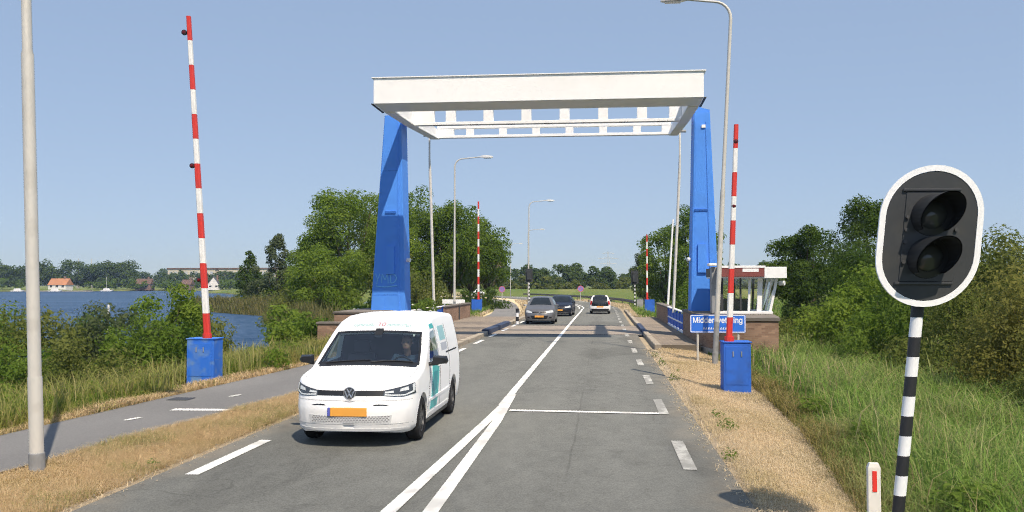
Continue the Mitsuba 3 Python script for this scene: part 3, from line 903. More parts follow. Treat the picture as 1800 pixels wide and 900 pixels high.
round_sign(-13.5, 121.5, 1.65, 'round blue and red sign beside the far cycle path on the left')
round_sign(-3.0, 122.5, 1.72, 'round blue and red sign on the outside of the road bend')
gd = thing('guard_rail', 'dark steel guard rail along the outside of the road bend', 'guard rail')
gl_ = smooth_line([(3.2, 92), (2.6, 104), (.8, 118), (-2.6, 134), (-7.6, 152), (-15, 172)], 6)
part(gd, 'beam', cat([tube(np.column_stack([gl_, np.full(len(gl_), z)]), .085, 6) for z in (.42, .58)]), 'dark_steel')
for i in range(2, len(gl_), 3):
    x, y = gl_[i]
    part(gd, 'post', box(x + .1, x + .2, y, y + .1, -.5, .6), 'dark_steel')

# ------------------------------------------------------------------ vehicles


class Car:
    """Lofted car body. s runs from the nose to the tail, x across, z up."""

    def __init__(c, length, prof, under, widths, Pf, Pr, nose, rad=.1, crown=.03):
        c.L, c.prof, c.under, c.widths = length, np.array(prof), np.array(under), np.array(widths)
        c.Pf, c.Pr, c.nose, c.rad, c.crown = Pf, Pr, np.array(nose), rad, crown

    def top(c, s):
        return np.interp(s, c.prof[:, 0], c.prof[:, 1])

    def W(c, z):
        return np.interp(z, c.widths[:, 0], c.widths[:, 1])

    def plan(c, s):
        f = lambda t, l, n: (1 - (1 - np.clip(t / l, 0, 1)) ** n) ** (1 / n)
        return np.minimum(f(s, *c.Pf), f(c.L - s, *c.Pr))

    def half(c, z, s):
        return c.W(z) * c.plan(s)

    def warp(c, p):
        """rake of the nose and of the tail by height."""
        s, z = p[..., 1], p[..., 2]
        k = 1 - np.clip(s / 1.0, 0, 1)
        k = k * k * (3 - 2 * k)
        out = p.copy()
        out[..., 1] = s + np.interp(z, c.nose[:, 0], c.nose[:, 1]) * k
        return out

    def section(c, s, inset=0.0, zb=None):
        zt = c.top(s) - inset
        z0 = np.interp(s, c.under[:, 0], c.under[:, 1]) if zb is None else zb
        z0 = z0 + 0
        r = min(c.rad, (zt - z0) * .3)
        h = lambda z: max(float(c.half(z, s)) - inset, .01)
        pts = []
        w0 = h(z0 + .05)
        for q in (0, .4, .75):
            pts.append((w0 * q, z0))
        pts.append((w0 - .05 if w0 > .1 else w0 * .9, z0))
        for z in np.linspace(z0 + .05, zt - r, 14):
            pts.append((h(z), z))
        for a in np.radians([18, 36, 54, 72, 90]):
            z = zt - r + r * math.sin(a)
            pts.append((max(h(z) - r * (1 - math.cos(a)), .005), z))
        xa = pts[-1][0]
        for q in (.85, .65, .4, .2, 0):
            pts.append((xa * q, zt + c.crown * (1 - q * q)))
        return np.array(pts)

    def stations(c, a=None, b=None):
        s = np.concatenate([[.0006, .003, .01, .025, .05, .09, .15, .22], np.arange(.3, c.L - .3, .075), c.L - np.array([.22, .15, .09, .05, .025, .01, .003, .0006])])
        s = np.unique(np.concatenate([s, c.prof[:, 0]]))
        s = s[(s > 0) & (s < c.L)]
        return s if a is None else np.concatenate([[a], s[(s > a + .01) & (s < b - .01)], [b]])

    def solid(c, inset=0.0, a=None, b=None, zb=None):
        ss = c.stations(a, b)
        rows = []
        for s in ss:
            q = c.section(s, inset, zb)
            left = q[1:-1][::-1] * [-1, 1]
            ring = np.vstack([q, left])
            rows.append(np.column_stack([ring[:, 0], np.full(len(ring), s), ring[:, 1]]))
        g = c.warp(np.array(rows))
        m, n = g.shape[:2]
        i, j = np.meshgrid(np.arange(m - 1), np.arange(n), indexing='ij')
        q = np.stack([i * n + j, i * n + (j + 1) % n, (i + 1) * n + (j + 1) % n, (i + 1) * n + j], -1).reshape(-1, 4)
        f = tri(q)
        v = g.reshape(-1, 3)
        k = np.arange(n)
        v = np.vstack([v, g[0].mean(0), g[-1].mean(0)])
        f = np.vstack([f, np.stack([np.full(n, len(v) - 2), (k + 1) % n, k], 1), np.stack([np.full(n, len(v) - 1), (m - 1) * n + k, (m - 1) * n + (k + 1) % n], 1)])
        t = trimesh.Trimesh(v, f, process=False)
        if t.volume < 0:
            t.faces = t.faces[:, ::-1]
        return man(t)

    # --- patches on the surface
    def side(c, low, high, sign, nu=14, nv=6):
        low, high = poly_sample(low, nu), poly_sample(high, nu)
        v = np.linspace(0, 1, nv)
        g = low[:, None] * (1 - v)[None, :, None] + high[:, None] * v[None, :, None]
        s, z = g[..., 0], g[..., 1]
        return c.warp(np.stack([sign * c.half(z, s), s, z], -1))

    def front(c, low, high, nu=24, nv=5):
        low, high = poly_sample(low, nu), poly_sample(high, nu)
        v = np.linspace(0, 1, nv)
        g = low[:, None] * (1 - v)[None, :, None] + high[:, None] * v[None, :, None]
        x, z = g[..., 0], g[..., 1]
        l, n = c.Pf
        q = np.clip(np.abs(x) / c.W(z), 0, .999)
        s = l * (1 - (1 - q ** n) ** (1 / n))
        return c.warp(np.stack([x, s, z], -1))

    def rear(c, low, high, nu=24, nv=5):
        low, high = poly_sample(low, nu), poly_sample(high, nu)
        v = np.linspace(0, 1, nv)
        g = low[:, None] * (1 - v)[None, :, None] + high[:, None] * v[None, :, None]
        x, z = g[..., 0], g[..., 1]
        l, n = c.Pr
        q = np.clip(np.abs(x) / c.W(z), 0, .999)
        s = c.L - l * (1 - (1 - q ** n) ** (1 / n))
        # on a raked tail the surface is reached where the roof profile passes z
        k = np.argmax(c.prof[:, 1])
        pz, ps = c.prof[k:, 1][::-1], c.prof[k:, 0][::-1]
        s = np.minimum(s, np.interp(z - c.crown * .6, pz, ps) + .01)
        return np.stack([x, s, z], -1)

    def over(c, s0, s1, margin, margin1=None, nu=16, nv=21, t0=-1, t1=1):
        """patch on the upper surface (hood, windscreen, roof)."""
        rows = []
        for k, s in enumerate(np.linspace(s0, s1, nu)):
            q = c.section(s)
            xa, zt = q[-6][0], c.top(s)
            mg = margin + ((margin1 if margin1 is not None else margin) - margin) * k / (nu - 1)
            t = np.linspace(t0, t1, nv)
            x = t * (xa - mg)
            rows.append(np.column_stack([x, np.full(nv, s), zt + c.crown * (1 - (x / xa) ** 2)]))
        return c.warp(np.array(rows))


def poly_sample(p, n):
    p = np.asarray(p, float)
    d = np.concatenate([[0], np.cumsum(np.linalg.norm(np.diff(p, axis=0), axis=1))])
    t = np.linspace(0, d[-1], n)
    return np.stack([np.interp(t, d, p[:, 0]), np.interp(t, d, p[:, 1])], 1)


def man(t):
    m = m3.Manifold(m3.Mesh(vert_properties=np.asarray(t.vertices, np.float32), tri_verts=np.asarray(t.faces, np.uint32)))
    if m.status() != m3.Error.NoError:
        t = trimesh.Trimesh(t.vertices, t.faces, process=True)
        m = m3.Manifold(m3.Mesh(vert_properties=np.asarray(t.vertices, np.float32), tri_verts=np.asarray(t.faces, np.uint32)))
    return m


def unman(m):
    q = m.to_mesh()
    return trimesh.Trimesh(q.vert_properties[:, :3], q.tri_verts, process=False)


def shell(g, out=.004, inn=-.004, ref=(0, 2.2, .8)):
    """closed thin panel over a grid of surface points, normals facing away from ref."""
    du, dv = np.gradient(g, axis=0), np.gradient(g, axis=1)
    n = np.cross(du, dv)
    n /= np.linalg.norm(n, axis=-1, keepdims=True) + 1e-9
    flip = (n * (g - np.asarray(ref))).sum(-1).sum() < 0
    if flip:
        n = -n
    a, b = g + n * out, g + n * inn
    m, k = g.shape[:2]
    va, vb = a.reshape(-1, 3), b.reshape(-1, 3)
    fa = tri(grid_faces(m, k))
    if flip:
        fa = fa[:, ::-1]
    N = m * k
    idx = np.arange(N).reshape(m, k)
    rim = np.concatenate([idx[:, 0], idx[-1, 1:], idx[::-1, -1][1:], idx[0, ::-1][1:-1]])
    r2 = np.roll(rim, -1)
    rf = np.vstack([np.stack([rim, r2, r2 + N], 1), np.stack([rim, r2 + N, rim + N], 1)])
    t = trimesh.Trimesh(np.vstack([va, vb]), np.vstack([fa, fa[:, ::-1] + N, rf]), process=False)
    if not t.is_winding_consistent:
        t.faces = np.vstack([fa, fa[:, ::-1] + N, rf[:, ::-1]])
    return t


def wheel_meshes(x, s, r, w, side):
    """tyre and spoked rim; side +1: outer face towards +x."""
    ty = lathe([(r * .62, -w / 2), (r * .9, -w / 2), (r * .985, -w * .36), (r, -w * .2), (r, w * .2), (r * .985, w * .36), (r * .9, w / 2), (r * .62, w / 2)], 'x', (x, s, r), 32)
    rim = [lathe([(r * .63, w * .46), (r * .6, w * .40), (r * .58, w * .1), (r * .3, -.0)], 'x', (0, 0, 0), 28), lathe([(0, w * .42), (r * .14, w * .42), (r * .17, w * .3)], 'x', (0, 0, 0), 14)]
    for k in range(5):
        a = 2 * math.pi * k / 5 + .3
        sp = hull([(w * q, rr * math.cos(a) + e * ww * -math.sin(a), rr * math.sin(a) + e * ww * math.cos(a)) for rr, ww, q0 in ((r * .1, .045, .40), (r * .61, .032, .44)) for e in (-1, 1) for q in (q0, q0 - .15)])
        rim.append(sp)
    rm = cat(rim)
    v = np.array(rm.vertices)
    if side < 0:
        v[:, 0] *= -1
    return ty, trimesh.Trimesh(v + [x, s, r], rm.faces if side > 0 else rm.faces[:, ::-1], process=False)


def build_wheels(root, c, P, axles, r, w, wx, rim_mat):
    for s in axles:
        for sd in (-1, 1):
            ty, rm = wheel_meshes(sd * (wx - w / 2), s, r, w, sd)
            k = part(root, 'wheel', P(ty), 'rubber', 35)
            part(k, 'rim', P(rm), rim_mat, 35)


def arches(body, axles, r, W):
    for s in axles:
        for sd in (-1, 1):
            cy = m3.Manifold.cylinder(.45, r, r, 40).rotate([0, 90, 0]).translate([W - .28 if sd > 0 else -W + .28 - .45, s, r - .05])
            body = body - cy
    return body


def text_on(text, h, width, fnplace):
    m = meshkit.text_mesh(text, h, .001, True)
    v = np.array(m.vertices)
    v[:, 0] = (v[:, 0] - v[:, 0].min()) / np.ptp(v[:, 0]) * width - width / 2
    return trimesh.Trimesh(fnplace(v), m.faces, process=False)


# --- white panel van
van = thing('van', 'white delivery van with a teal stripe driving towards the camera', 'van')
VC = Car(4.5, [(0, .80), (.05, .87), (.13, .915), (.25, .935), (.6, .99), (.98, 1.045), (1.06, 1.07), (1.25, 1.18), (1.5, 1.34), (1.72, 1.485), (1.82, 1.55), (1.95, 1.63), (2.15, 1.715), (2.5, 1.78), (3.2, 1.80), (3.9, 1.79), (4.3, 1.765), (4.42, 1.72), (4.5, 1.62)],
         [(0, .24), (.25, .20), (4.2, .22), (4.5, .30)],
         [(.15, .82), (.3, .86), (.55, .882), (.85, .885), (1.05, .872), (1.3, .832), (1.55, .775), (1.75, .72), (1.85, .69)],
         (.62, 2.6), (.16, 2.6), [(.2, .03), (.35, .0), (.55, .0), (.68, .035), (.8, .07), (.95, .12)], .062, .028)
VX, VY = -3.55, 12.5


def VP(m):
    return xf(m, (VX, VY, 0))


ax = (.90, 3.655)
ws = VC.over(1.075, 1.80, .02, .035, 18, 25)
body = arches(VC.solid(), ax, .375, .89)
cabin = VC.solid(.075, 1.02, 2.35, .42)
ws_cut = man(shell(ws, .10, -.14))
sw_low = [(1.50, 1.09), (2.0, 1.10), (2.28, 1.11)]
sw_high = [(1.66, 1.30), (1.95, 1.54), (2.28, 1.56)]
sides = [VC.side(sw_low, sw_high, sg_, 16, 8) for sg_ in (-1, 1)]
cuts = ws_cut
for g_ in sides:
    cuts = cuts + man(shell(g_, .12, -.16))
lining = (VC.solid(.076, 1.021, 2.349, .421) - VC.solid(.085, 1.03, 2.34, .43)) - cuts
body = body - cabin - cuts
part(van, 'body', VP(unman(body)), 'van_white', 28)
part(van, 'cabin_lining', VP(unman(lining)), 'cabin_grey')
part(van, 'windscreen', VP(trimesh.Trimesh(ws.reshape(-1, 3), tri(grid_faces(*ws.shape[:2])), process=False)), 'van_glass', True)
# black ceramic frit round the screen
fr_ = [VC.over(1.075, 1.13, .02, .021, 4, 25), VC.over(1.765, 1.80, .034, .035, 4, 25)]
part(van, 'screen_frame', VP(cat([shell(g_, .004, -.006) for g_ in fr_] + [shell(VC.over(1.075, 1.80, .02, .035, 18, 3, a, b), .004, -.006) for a, b in ((-1, -.955), (.955, 1))])), 'trim_black', 40)
for g_ in sides:
    part(van, 'side_window', VP(trimesh.Trimesh(g_.reshape(-1, 3), tri(grid_faces(*g_.shape[:2])), process=False)), 'van_glass', True)
plain('grille_grey', (.20, .20, .205), .6)
plain('seam_grey', (.42, .43, .43), .6)
part(van, 'bonnet_seam', VP(cat([shell(VC.over(.16, 1.02, .0, .0, 14, 3, a, b), .003, -.004) for a, b in ((-.972, -.958), (.958, .972))] + [shell(VC.front([(-.84, .665), (.84, .665)], [(-.84, .673), (.84, .673)], 30, 2), .003, -.004)] + [shell(VC.front([(-.84, .34), (.84, .34)], [(-.84, .348), (.84, .348)], 30, 2), .003, -.004)])), 'seam_grey', 30)
part(van, 'wiper', VP(cat([tube(VC.warp(np.array([(x, s, VC.top(s) + VC.crown * (1 - (x / .86) ** 2) + .016) for x, s in pts])), .009, 6) for pts in (((-.66, 1.08), (-.45, 1.10), (-.2, 1.115), (.02, 1.12)), ((.04, 1.08), (.25, 1.11), (.45, 1.12), (.68, 1.115)))])), 'trim_black')
part(van, 'cowl', VP(shell(VC.over(1.0, 1.07, .06, .05, 4, 21), .004, -.004)), 'trim_black', 40)
part(van, 'grille', VP(shell(VC.front([(-.5, .735), (.5, .735)], [(-.5, .805), (.5, .805)], 30, 4), .006, -.004)), 'trim_black', 30)
gb = VC.front([(-.10, .715), (.10, .715)], [(-.10, .83), (.10, .83)], 8, 6)
ec = gb.reshape(-1, 3).mean(0)
em = part(van, 'emblem', VP(lathe([(.065, .004), (.084, -.022), (.088, -.016), (.088, .01)], 'y', (0, ec[1] - .004, .772), 28)), 'chrome', 30, label='round chrome V over W badge on the nose')
part(em, 'badge_field', VP(lathe([(0, -.012), (.078, -.012), (.08, .01)], 'y', (0, ec[1] - .004, .772), 28)), 'lamp_dark')
vw = []
for pl_ in ([(-.036, .064), (0, .008), (.036, .064)], [(-.066, .03), (-.03, -.06), (0, -.005), (.03, -.06), (.066, .03)]):
    for (a, b), (c_, d_) in zip(pl_[:-1], pl_[1:]):
        vw.append(tube([(a, ec[1] - .022, .772 + b), (c_, ec[1] - .022, .772 + d_)], .0085, 6))
part(em, 'badge_letters', VP(cat(vw)), 'chrome')
for sd in (-1, 1):
    low = [(sd * .47, .735), (sd * .60, .72), (sd * .74, .715), (sd * .865, .745)]
    high = [(sd * .47, .805), (sd * .60, .83), (sd * .74, .862), (sd * .85, .895)]
    hl = part(van, 'headlight', VP(shell(VC.front(low, high, 16, 6), .008, -.006)), 'lamp_dark', 30)
    part(hl, 'light_strip', VP(shell(VC.front([(sd * .49, .738), (sd * .62, .728), (sd * .75, .728), (sd * .845, .765)], [(sd * .49, .758), (sd * .62, .745), (sd * .75, .745), (sd * .84, .79)], 16, 3), .013, -.004)), 'lamp_clear', 30)
    part(hl, 'light_strip', VP(shell(VC.front([(sd * .835, .775), (sd * .855, .782)], [(sd * .825, .87), (sd * .845, .885)], 4, 5), .013, -.004)), 'lamp_clear', 30)
    part(hl, 'reflector', VP(shell(VC.front([(sd * .68, .785), (sd * .79, .80)], [(sd * .69, .822), (sd * .78, .85)], 6, 4), .013, -.004)), 'lamp_clear', 30)
    part(hl, 'reflector', VP(shell(VC.front([(sd * .49, .765), (sd * .61, .772)], [(sd * .49, .79), (sd * .60, .80)], 6, 4), .013, -.004)), 'lamp_clear', 30)
    part(van, 'air_slot', VP(shell(VC.front([(sd * .34, .60), (sd * .44, .603), (sd * .56, .598)], [(sd * .36, .618), (sd * .44, .620), (sd * .52, .612)], 8, 3), .005, -.003)), 'trim_black', 30)
    mz = part(van, 'mirror', VP(hull([(sd * (.94 + dx), 1.36 + dy, 1.13 + dz) for dx, dy, dz in ((0, .02, -.06), (0, .02, .08), (.21, .05, -.05), (.21, .05, .07), (.02, -.1, -.05), (.02, -.1, .06), (.17, -.08, -.04), (.17, -.08, .05), (.24, .02, 0))])), 'trim_black', 30)
    part(mz, 'mirror_arm', VP(tube([(sd * .86, 1.42, 1.07), (sd * 1.02, 1.38, 1.09)], .03, 8)), 'trim_black')
    part(van, 'side_sill', VP(shell(VC.side([(1.30, .25), (3.2, .25)], [(1.30, .33), (3.2, .33)], sd, 10, 3), .006, -.004)), 'van_white', 30)
    part(van, 'door_seam', VP(cat([shell(VC.side([(2.32, .34), (2.335, .34)], [(2.32, 1.62), (2.335, 1.62)], sd, 3, 16), .003, -.004), shell(VC.side([(1.30, .40), (1.315, .40)], [(1.48, 1.06), (1.495, 1.06)], sd, 3, 10), .003, -.004), shell(VC.side([(3.25, .34), (3.262, .34)], [(3.25, 1.62), (3.262, 1.62)], sd, 3, 16), .003, -.004)])), 'trim_black', 30)
    part(van, 'slide_rail', VP(shell(VC.side([(3.0, 1.13), (4.1, 1.13)], [(3.0, 1.155), (4.1, 1.155)], sd, 8, 3), .004, -.004)), 'trim_black', 30)
    part(van, 'door_handle', VP(shell(VC.side([(2.12, .98), (2.27, .98)], [(2.12, 1.015), (2.27, 1.015)], sd, 6, 3), .02, -.004)), 'van_white', 30)
    part(van, 'rub_strip', VP(shell(VC.side([(1.34, .50), (3.2, .50)], [(1.34, .545), (3.2, .545)], sd, 12, 3), .010, -.004)), 'van_white', 30)
    part(van, 'window_trim', VP(shell(VC.side([(1.47, 1.062), (2.28, 1.085)], [(1.48, 1.085), (2.28, 1.108)], sd, 10, 3), .005, -.004)), 'trim_black', 30)
# graphics on the side towards the middle of the road
part(van, 'door_graphic', VP(shell(VC.side([(1.50, .36), (2.06, .36)], [(1.70, 1.05), (2.29, 1.078)], 1, 10, 12), .0035, -.003)), 'teal', 40, label='teal band of print on the front door')
part(van, 'door_graphic', VP(shell(VC.side([(1.66, .62), (1.98, .62)], [(1.74, .92), (2.08, .92)], 1, 8, 6), .0055, -.002)), 'teal_dark', 40)
part(van, 'door_graphic', VP(shell(VC.side([(2.00, 1.585), (2.30, 1.585)], [(2.02, 1.66), (2.31, 1.665)], 1, 8, 4), .004, -.003)), 'teal', 40)
part(van, 'panel_graphic', VP(shell(VC.side([(2.62, 1.36), (3.15, 1.36)], [(2.62, 1.60), (3.15, 1.60)], 1, 8, 4), .004, -.003)), 'pale_teal', 40, label='pale teal printed block on the load panel')
part(van, 'panel_graphic', VP(shell(VC.side([(2.62, 1.19), (3.15, 1.19)], [(2.62, 1.32), (3.15, 1.32)], 1, 8, 4), .004, -.003)), 'grey_blue_print', 40)


def roof_text(v):
    x = v[:, 0]
    sv = 1.90 + .12 * (1 - (v[:, 1] / .12)) * 0 + (v[:, 1]) * 1.1
    out = []
    for xx, ss, dz in zip(x, sv, v[:, 2]):
        xa = VC.section(ss)[-6][0]
        out.append((xx, ss, VC.top(ss) + VC.crown * (1 - (xx / xa) ** 2) + .004 + dz))
    return VC.warp(np.array(out))


part(van, 'roof_lettering', VP(text_on('TO', .085, .13, roof_text)), 'letter_red', label='dark red capital letters between two pale teal words')
rngl = np.random.default_rng(8)
for cx_, nl in ((-.28, 8), (.29, 9)):
    strokes = []
    for q in range(nl):
        x0 = cx_ + (q - nl / 2) * .043
        hgt = .07 if rngl.random() > .4 else .052
        bx_ = trimesh.creation.box([.010, hgt, .001]).subdivide().subdivide()
        strokes.append(bx_.copy().apply_translation([x0, hgt / 2, 0]))
        strokes.append(trimesh.creation.box([.022, .011, .001]).subdivide().apply_translation([x0 + .014, .006 if q % 2 else hgt - .006, 0]))
        strokes.append(bx_.copy().apply_translation([x0 + .024, hgt / 2, 0]))
    st_ = cat(strokes)
    part(van, 'roof_lettering', VP(trimesh.Trimesh(roof_text(np.asarray(st_.vertices) + [0, 0, 0]), st_.faces, process=False)), 'letter_teal', label='pale teal word too blurred to read')
for k in range(5):
    part(van, 'roof_rib', VP(shell(VC.over(2.25, 4.2, .03, .03, 20, 3, -.8 + k * .4 - .035, -.8 + k * .4 + .035), .008, -.004)), 'van_white', 30)
part(van, 'lower_grille', VP(shell(VC.front([(-.58, .36), (.58, .36)], [(-.60, .47), (-.3, .455), (.3, .455), (.60, .47)], 26, 4), .004, -.004)), 'van_lower', 30)
holes = []
for r_ in range(4):
    for q in range(26):
        x = -.545 + q * .0425 + (.02 if r_ % 2 else 0)
        if abs(x) < .57:
            h_ = VC.front([(x, .372 + r_ * .024), (x + .026, .372 + r_ * .024)], [(x, .387 + r_ * .024), (x + .026, .387 + r_ * .024)], 2, 2)
            holes.append(shell(h_, .0065, -.002))
part(van, 'grille_opening', VP(cat(holes)), 'grille_grey', kind='stuff')
part(van, 'chin_strip', VP(shell(VC.front([(-.8, .25), (.8, .25)], [(-.8, .285), (.8, .285)], 24, 3), .008, -.004)), 'van_lower', 30)
part(van, 'number_plate', VP(box(-.26, .26, -.018, .03, .455, .575, .004)), 'plate_orange')
part('van__number_plate', 'plate_band', VP(box(-.30, -.262, -.016, .03, .457, .573, .004)), 'plate_blue')
build_wheels(van, VC, VP, ax, .325, .205, .868, 'dark_alloy')
part(van, 'underbody', VP(cat([box(-.62, .62, .5, 4.2, .18, .35), box(-.85, .85, 1.3, 3.2, .19, .30)])), 'black_plastic')
part(van, 'dashboard', VP(hull([(sx * .80, s, z) for sx in (-1, 1) for s, z in ((1.12, .75), (1.12, 1.03), (1.35, 1.045), (1.55, 1.03), (1.55, .8))])), 'cabin_grey')
part(van, 'papers', VP(box(.12, .46, 1.22, 1.38, 1.05, 1.062)), 'paper_white')
part(van, 'screen_sticker', VP(shell(VC.over(1.70, 1.75, .10, .10, 3, 3, .88, .93), -.003, -.006)), 'paper_white')
part(van, 'mirror_mount', VP(hull([(x, s, z) for x in (-.06, .06) for s, z in ((1.66, 1.46), (1.80, 1.60), (1.72, 1.45), (1.86, 1.58))])), 'trim_black')
for x in (-.40, .40):
    st = part(van, 'seat', VP(cat([hull([(x + e * .24, s, z) for e in (-1, 1) for s, z in ((1.65, .62), (1.65, .72), (2.1, .60), (2.1, .70))]), hull([(x + e * .23, s, z) for e in (-1, 1) for s, z in ((2.06, .66), (2.16, .62), (2.2, 1.16), (2.28, 1.16))])])), 'seat_cloth', 30)
    part(st, 'headrest', VP(hull([(x + e * .13, s, z) for e in (-1, 1) for s, z in ((2.2, 1.2), (2.28, 1.2), (2.21, 1.38), (2.28, 1.38))])), 'seat_cloth', 30)
ring = [(.40 + .18 * math.cos(a), 1.66 - .06 * math.sin(a), .99 + .17 * math.sin(a)) for a in np.linspace(0, 2 * math.pi, 25)]
part(van, 'steering_wheel', VP(cat([tube(ring, .014, 6), tube([(.40, 1.66, .99), (.40, 1.5, .95)], .05, 8), tube([(.23, 1.66, .99), (.57, 1.66, .99)], .02, 6)])), 'trim_black')
part(van, 'pillar_trim', VP(cat([tube([(sd * .74, 1.45, 1.14), (sd * .66, 1.84, 1.53)], .022, 6) for sd in (-1, 1)])), 'lining_pale')
part(van, 'bulkhead', VP(box(-.75, .75, 2.30, 2.33, .45, 1.64)), 'cabin_grey')


# --- driver
def limb(joints):
    out = []
    for (a, ra), (b, rb_) in zip(joints[:-1], joints[1:]):
        out.append(m3.Manifold.hull(m3.Manifold.sphere(ra, 14).translate(a) + m3.Manifold.sphere(rb_, 14).translate(b)))
    return out


drv = thing('person', 'driver in a dark blue shirt holding the steering wheel of the white van', 'person')
sk, sh = [], []
sk += limb([((.40, 2.02, 1.18), .055), ((.40, 1.99, 1.27), .055)])
sk.append(m3.Manifold.hull(m3.Manifold.sphere(.085, 16).translate((.40, 1.99, 1.385)) + m3.Manifold.sphere(.062, 16).translate((.40, 1.945, 1.30))))
sk += limb([((.40, 1.905, 1.36), .012), ((.40, 1.885, 1.335), .016)])
for e in (-1, 1):
    sk.append(m3.Manifold.sphere(.02, 8).translate((.40 + e * .085, 2.0, 1.355)))
    wrist = (.40 + e * .165, 1.70, 1.00)
    sk += limb([((.40 + e * .25, 1.90, .90), .042), (wrist, .030)])
    sk += limb([(wrist, .032), ((.40 + e * .172, 1.665, 1.03), .034)])
    for q in range(4):
        a = (.40 + e * .172, 1.655, 1.005 + q * .018)
        sk += limb([(a, .010), ((a[0] + e * .004, 1.635, a[2] + .004), .009), ((a[0] - e * .018, 1.64, a[2] + .003), .008)])
    sk += limb([((.40 + e * .165, 1.68, 1.04), .011), ((.40 + e * .145, 1.655, 1.06), .009)])
    sh += limb([((.40 + e * .19, 2.04, 1.12), .062), ((.40 + e * .27, 1.97, .90), .052), ((.40 + e * .245, 1.88, .91), .046)])
    sh += limb([((.40 + e * .09, 2.02, .68), .09), ((.40 + e * .11, 1.68, .74), .075)])
sh.append(m3.Manifold.hull(m3.Manifold.sphere(.10, 14).translate((.29, 2.05, 1.06)) + m3.Manifold.sphere(.10, 14).translate((.51, 2.05, 1.06)) + m3.Manifold.sphere(.12, 14).translate((.33, 2.03, .74)) + m3.Manifold.sphere(.12, 14).translate((.47, 2.03, .74))))
part(drv, 'figure', VP(unman(m3.Manifold.batch_boolean(sk, m3.OpType.Add))), 'skin', True)
part(drv, 'shirt', VP(unman(m3.Manifold.batch_boolean(sh, m3.OpType.Add))), 'shirt', True)
part(drv, 'hair', VP(unman(m3.Manifold.sphere(.093, 16).translate((.40, 2.0, 1.40)) - m3.Manifold.cube([.3, .12, .3], True).translate((.40, 1.91, 1.33)))), 'hair_brown', 40)
part(drv, 'eye', VP(cat([trimesh.creation.icosphere(1, .011).apply_translation((.40 + e * .032, 1.905, 1.375)) for e in (-1, 1)])), 'trim_black')
part(drv, 'mouth', VP(tube([(.375, 1.892, 1.292), (.40, 1.886, 1.29), (.425, 1.892, 1.292)], .006, 5)), 'letter_red')


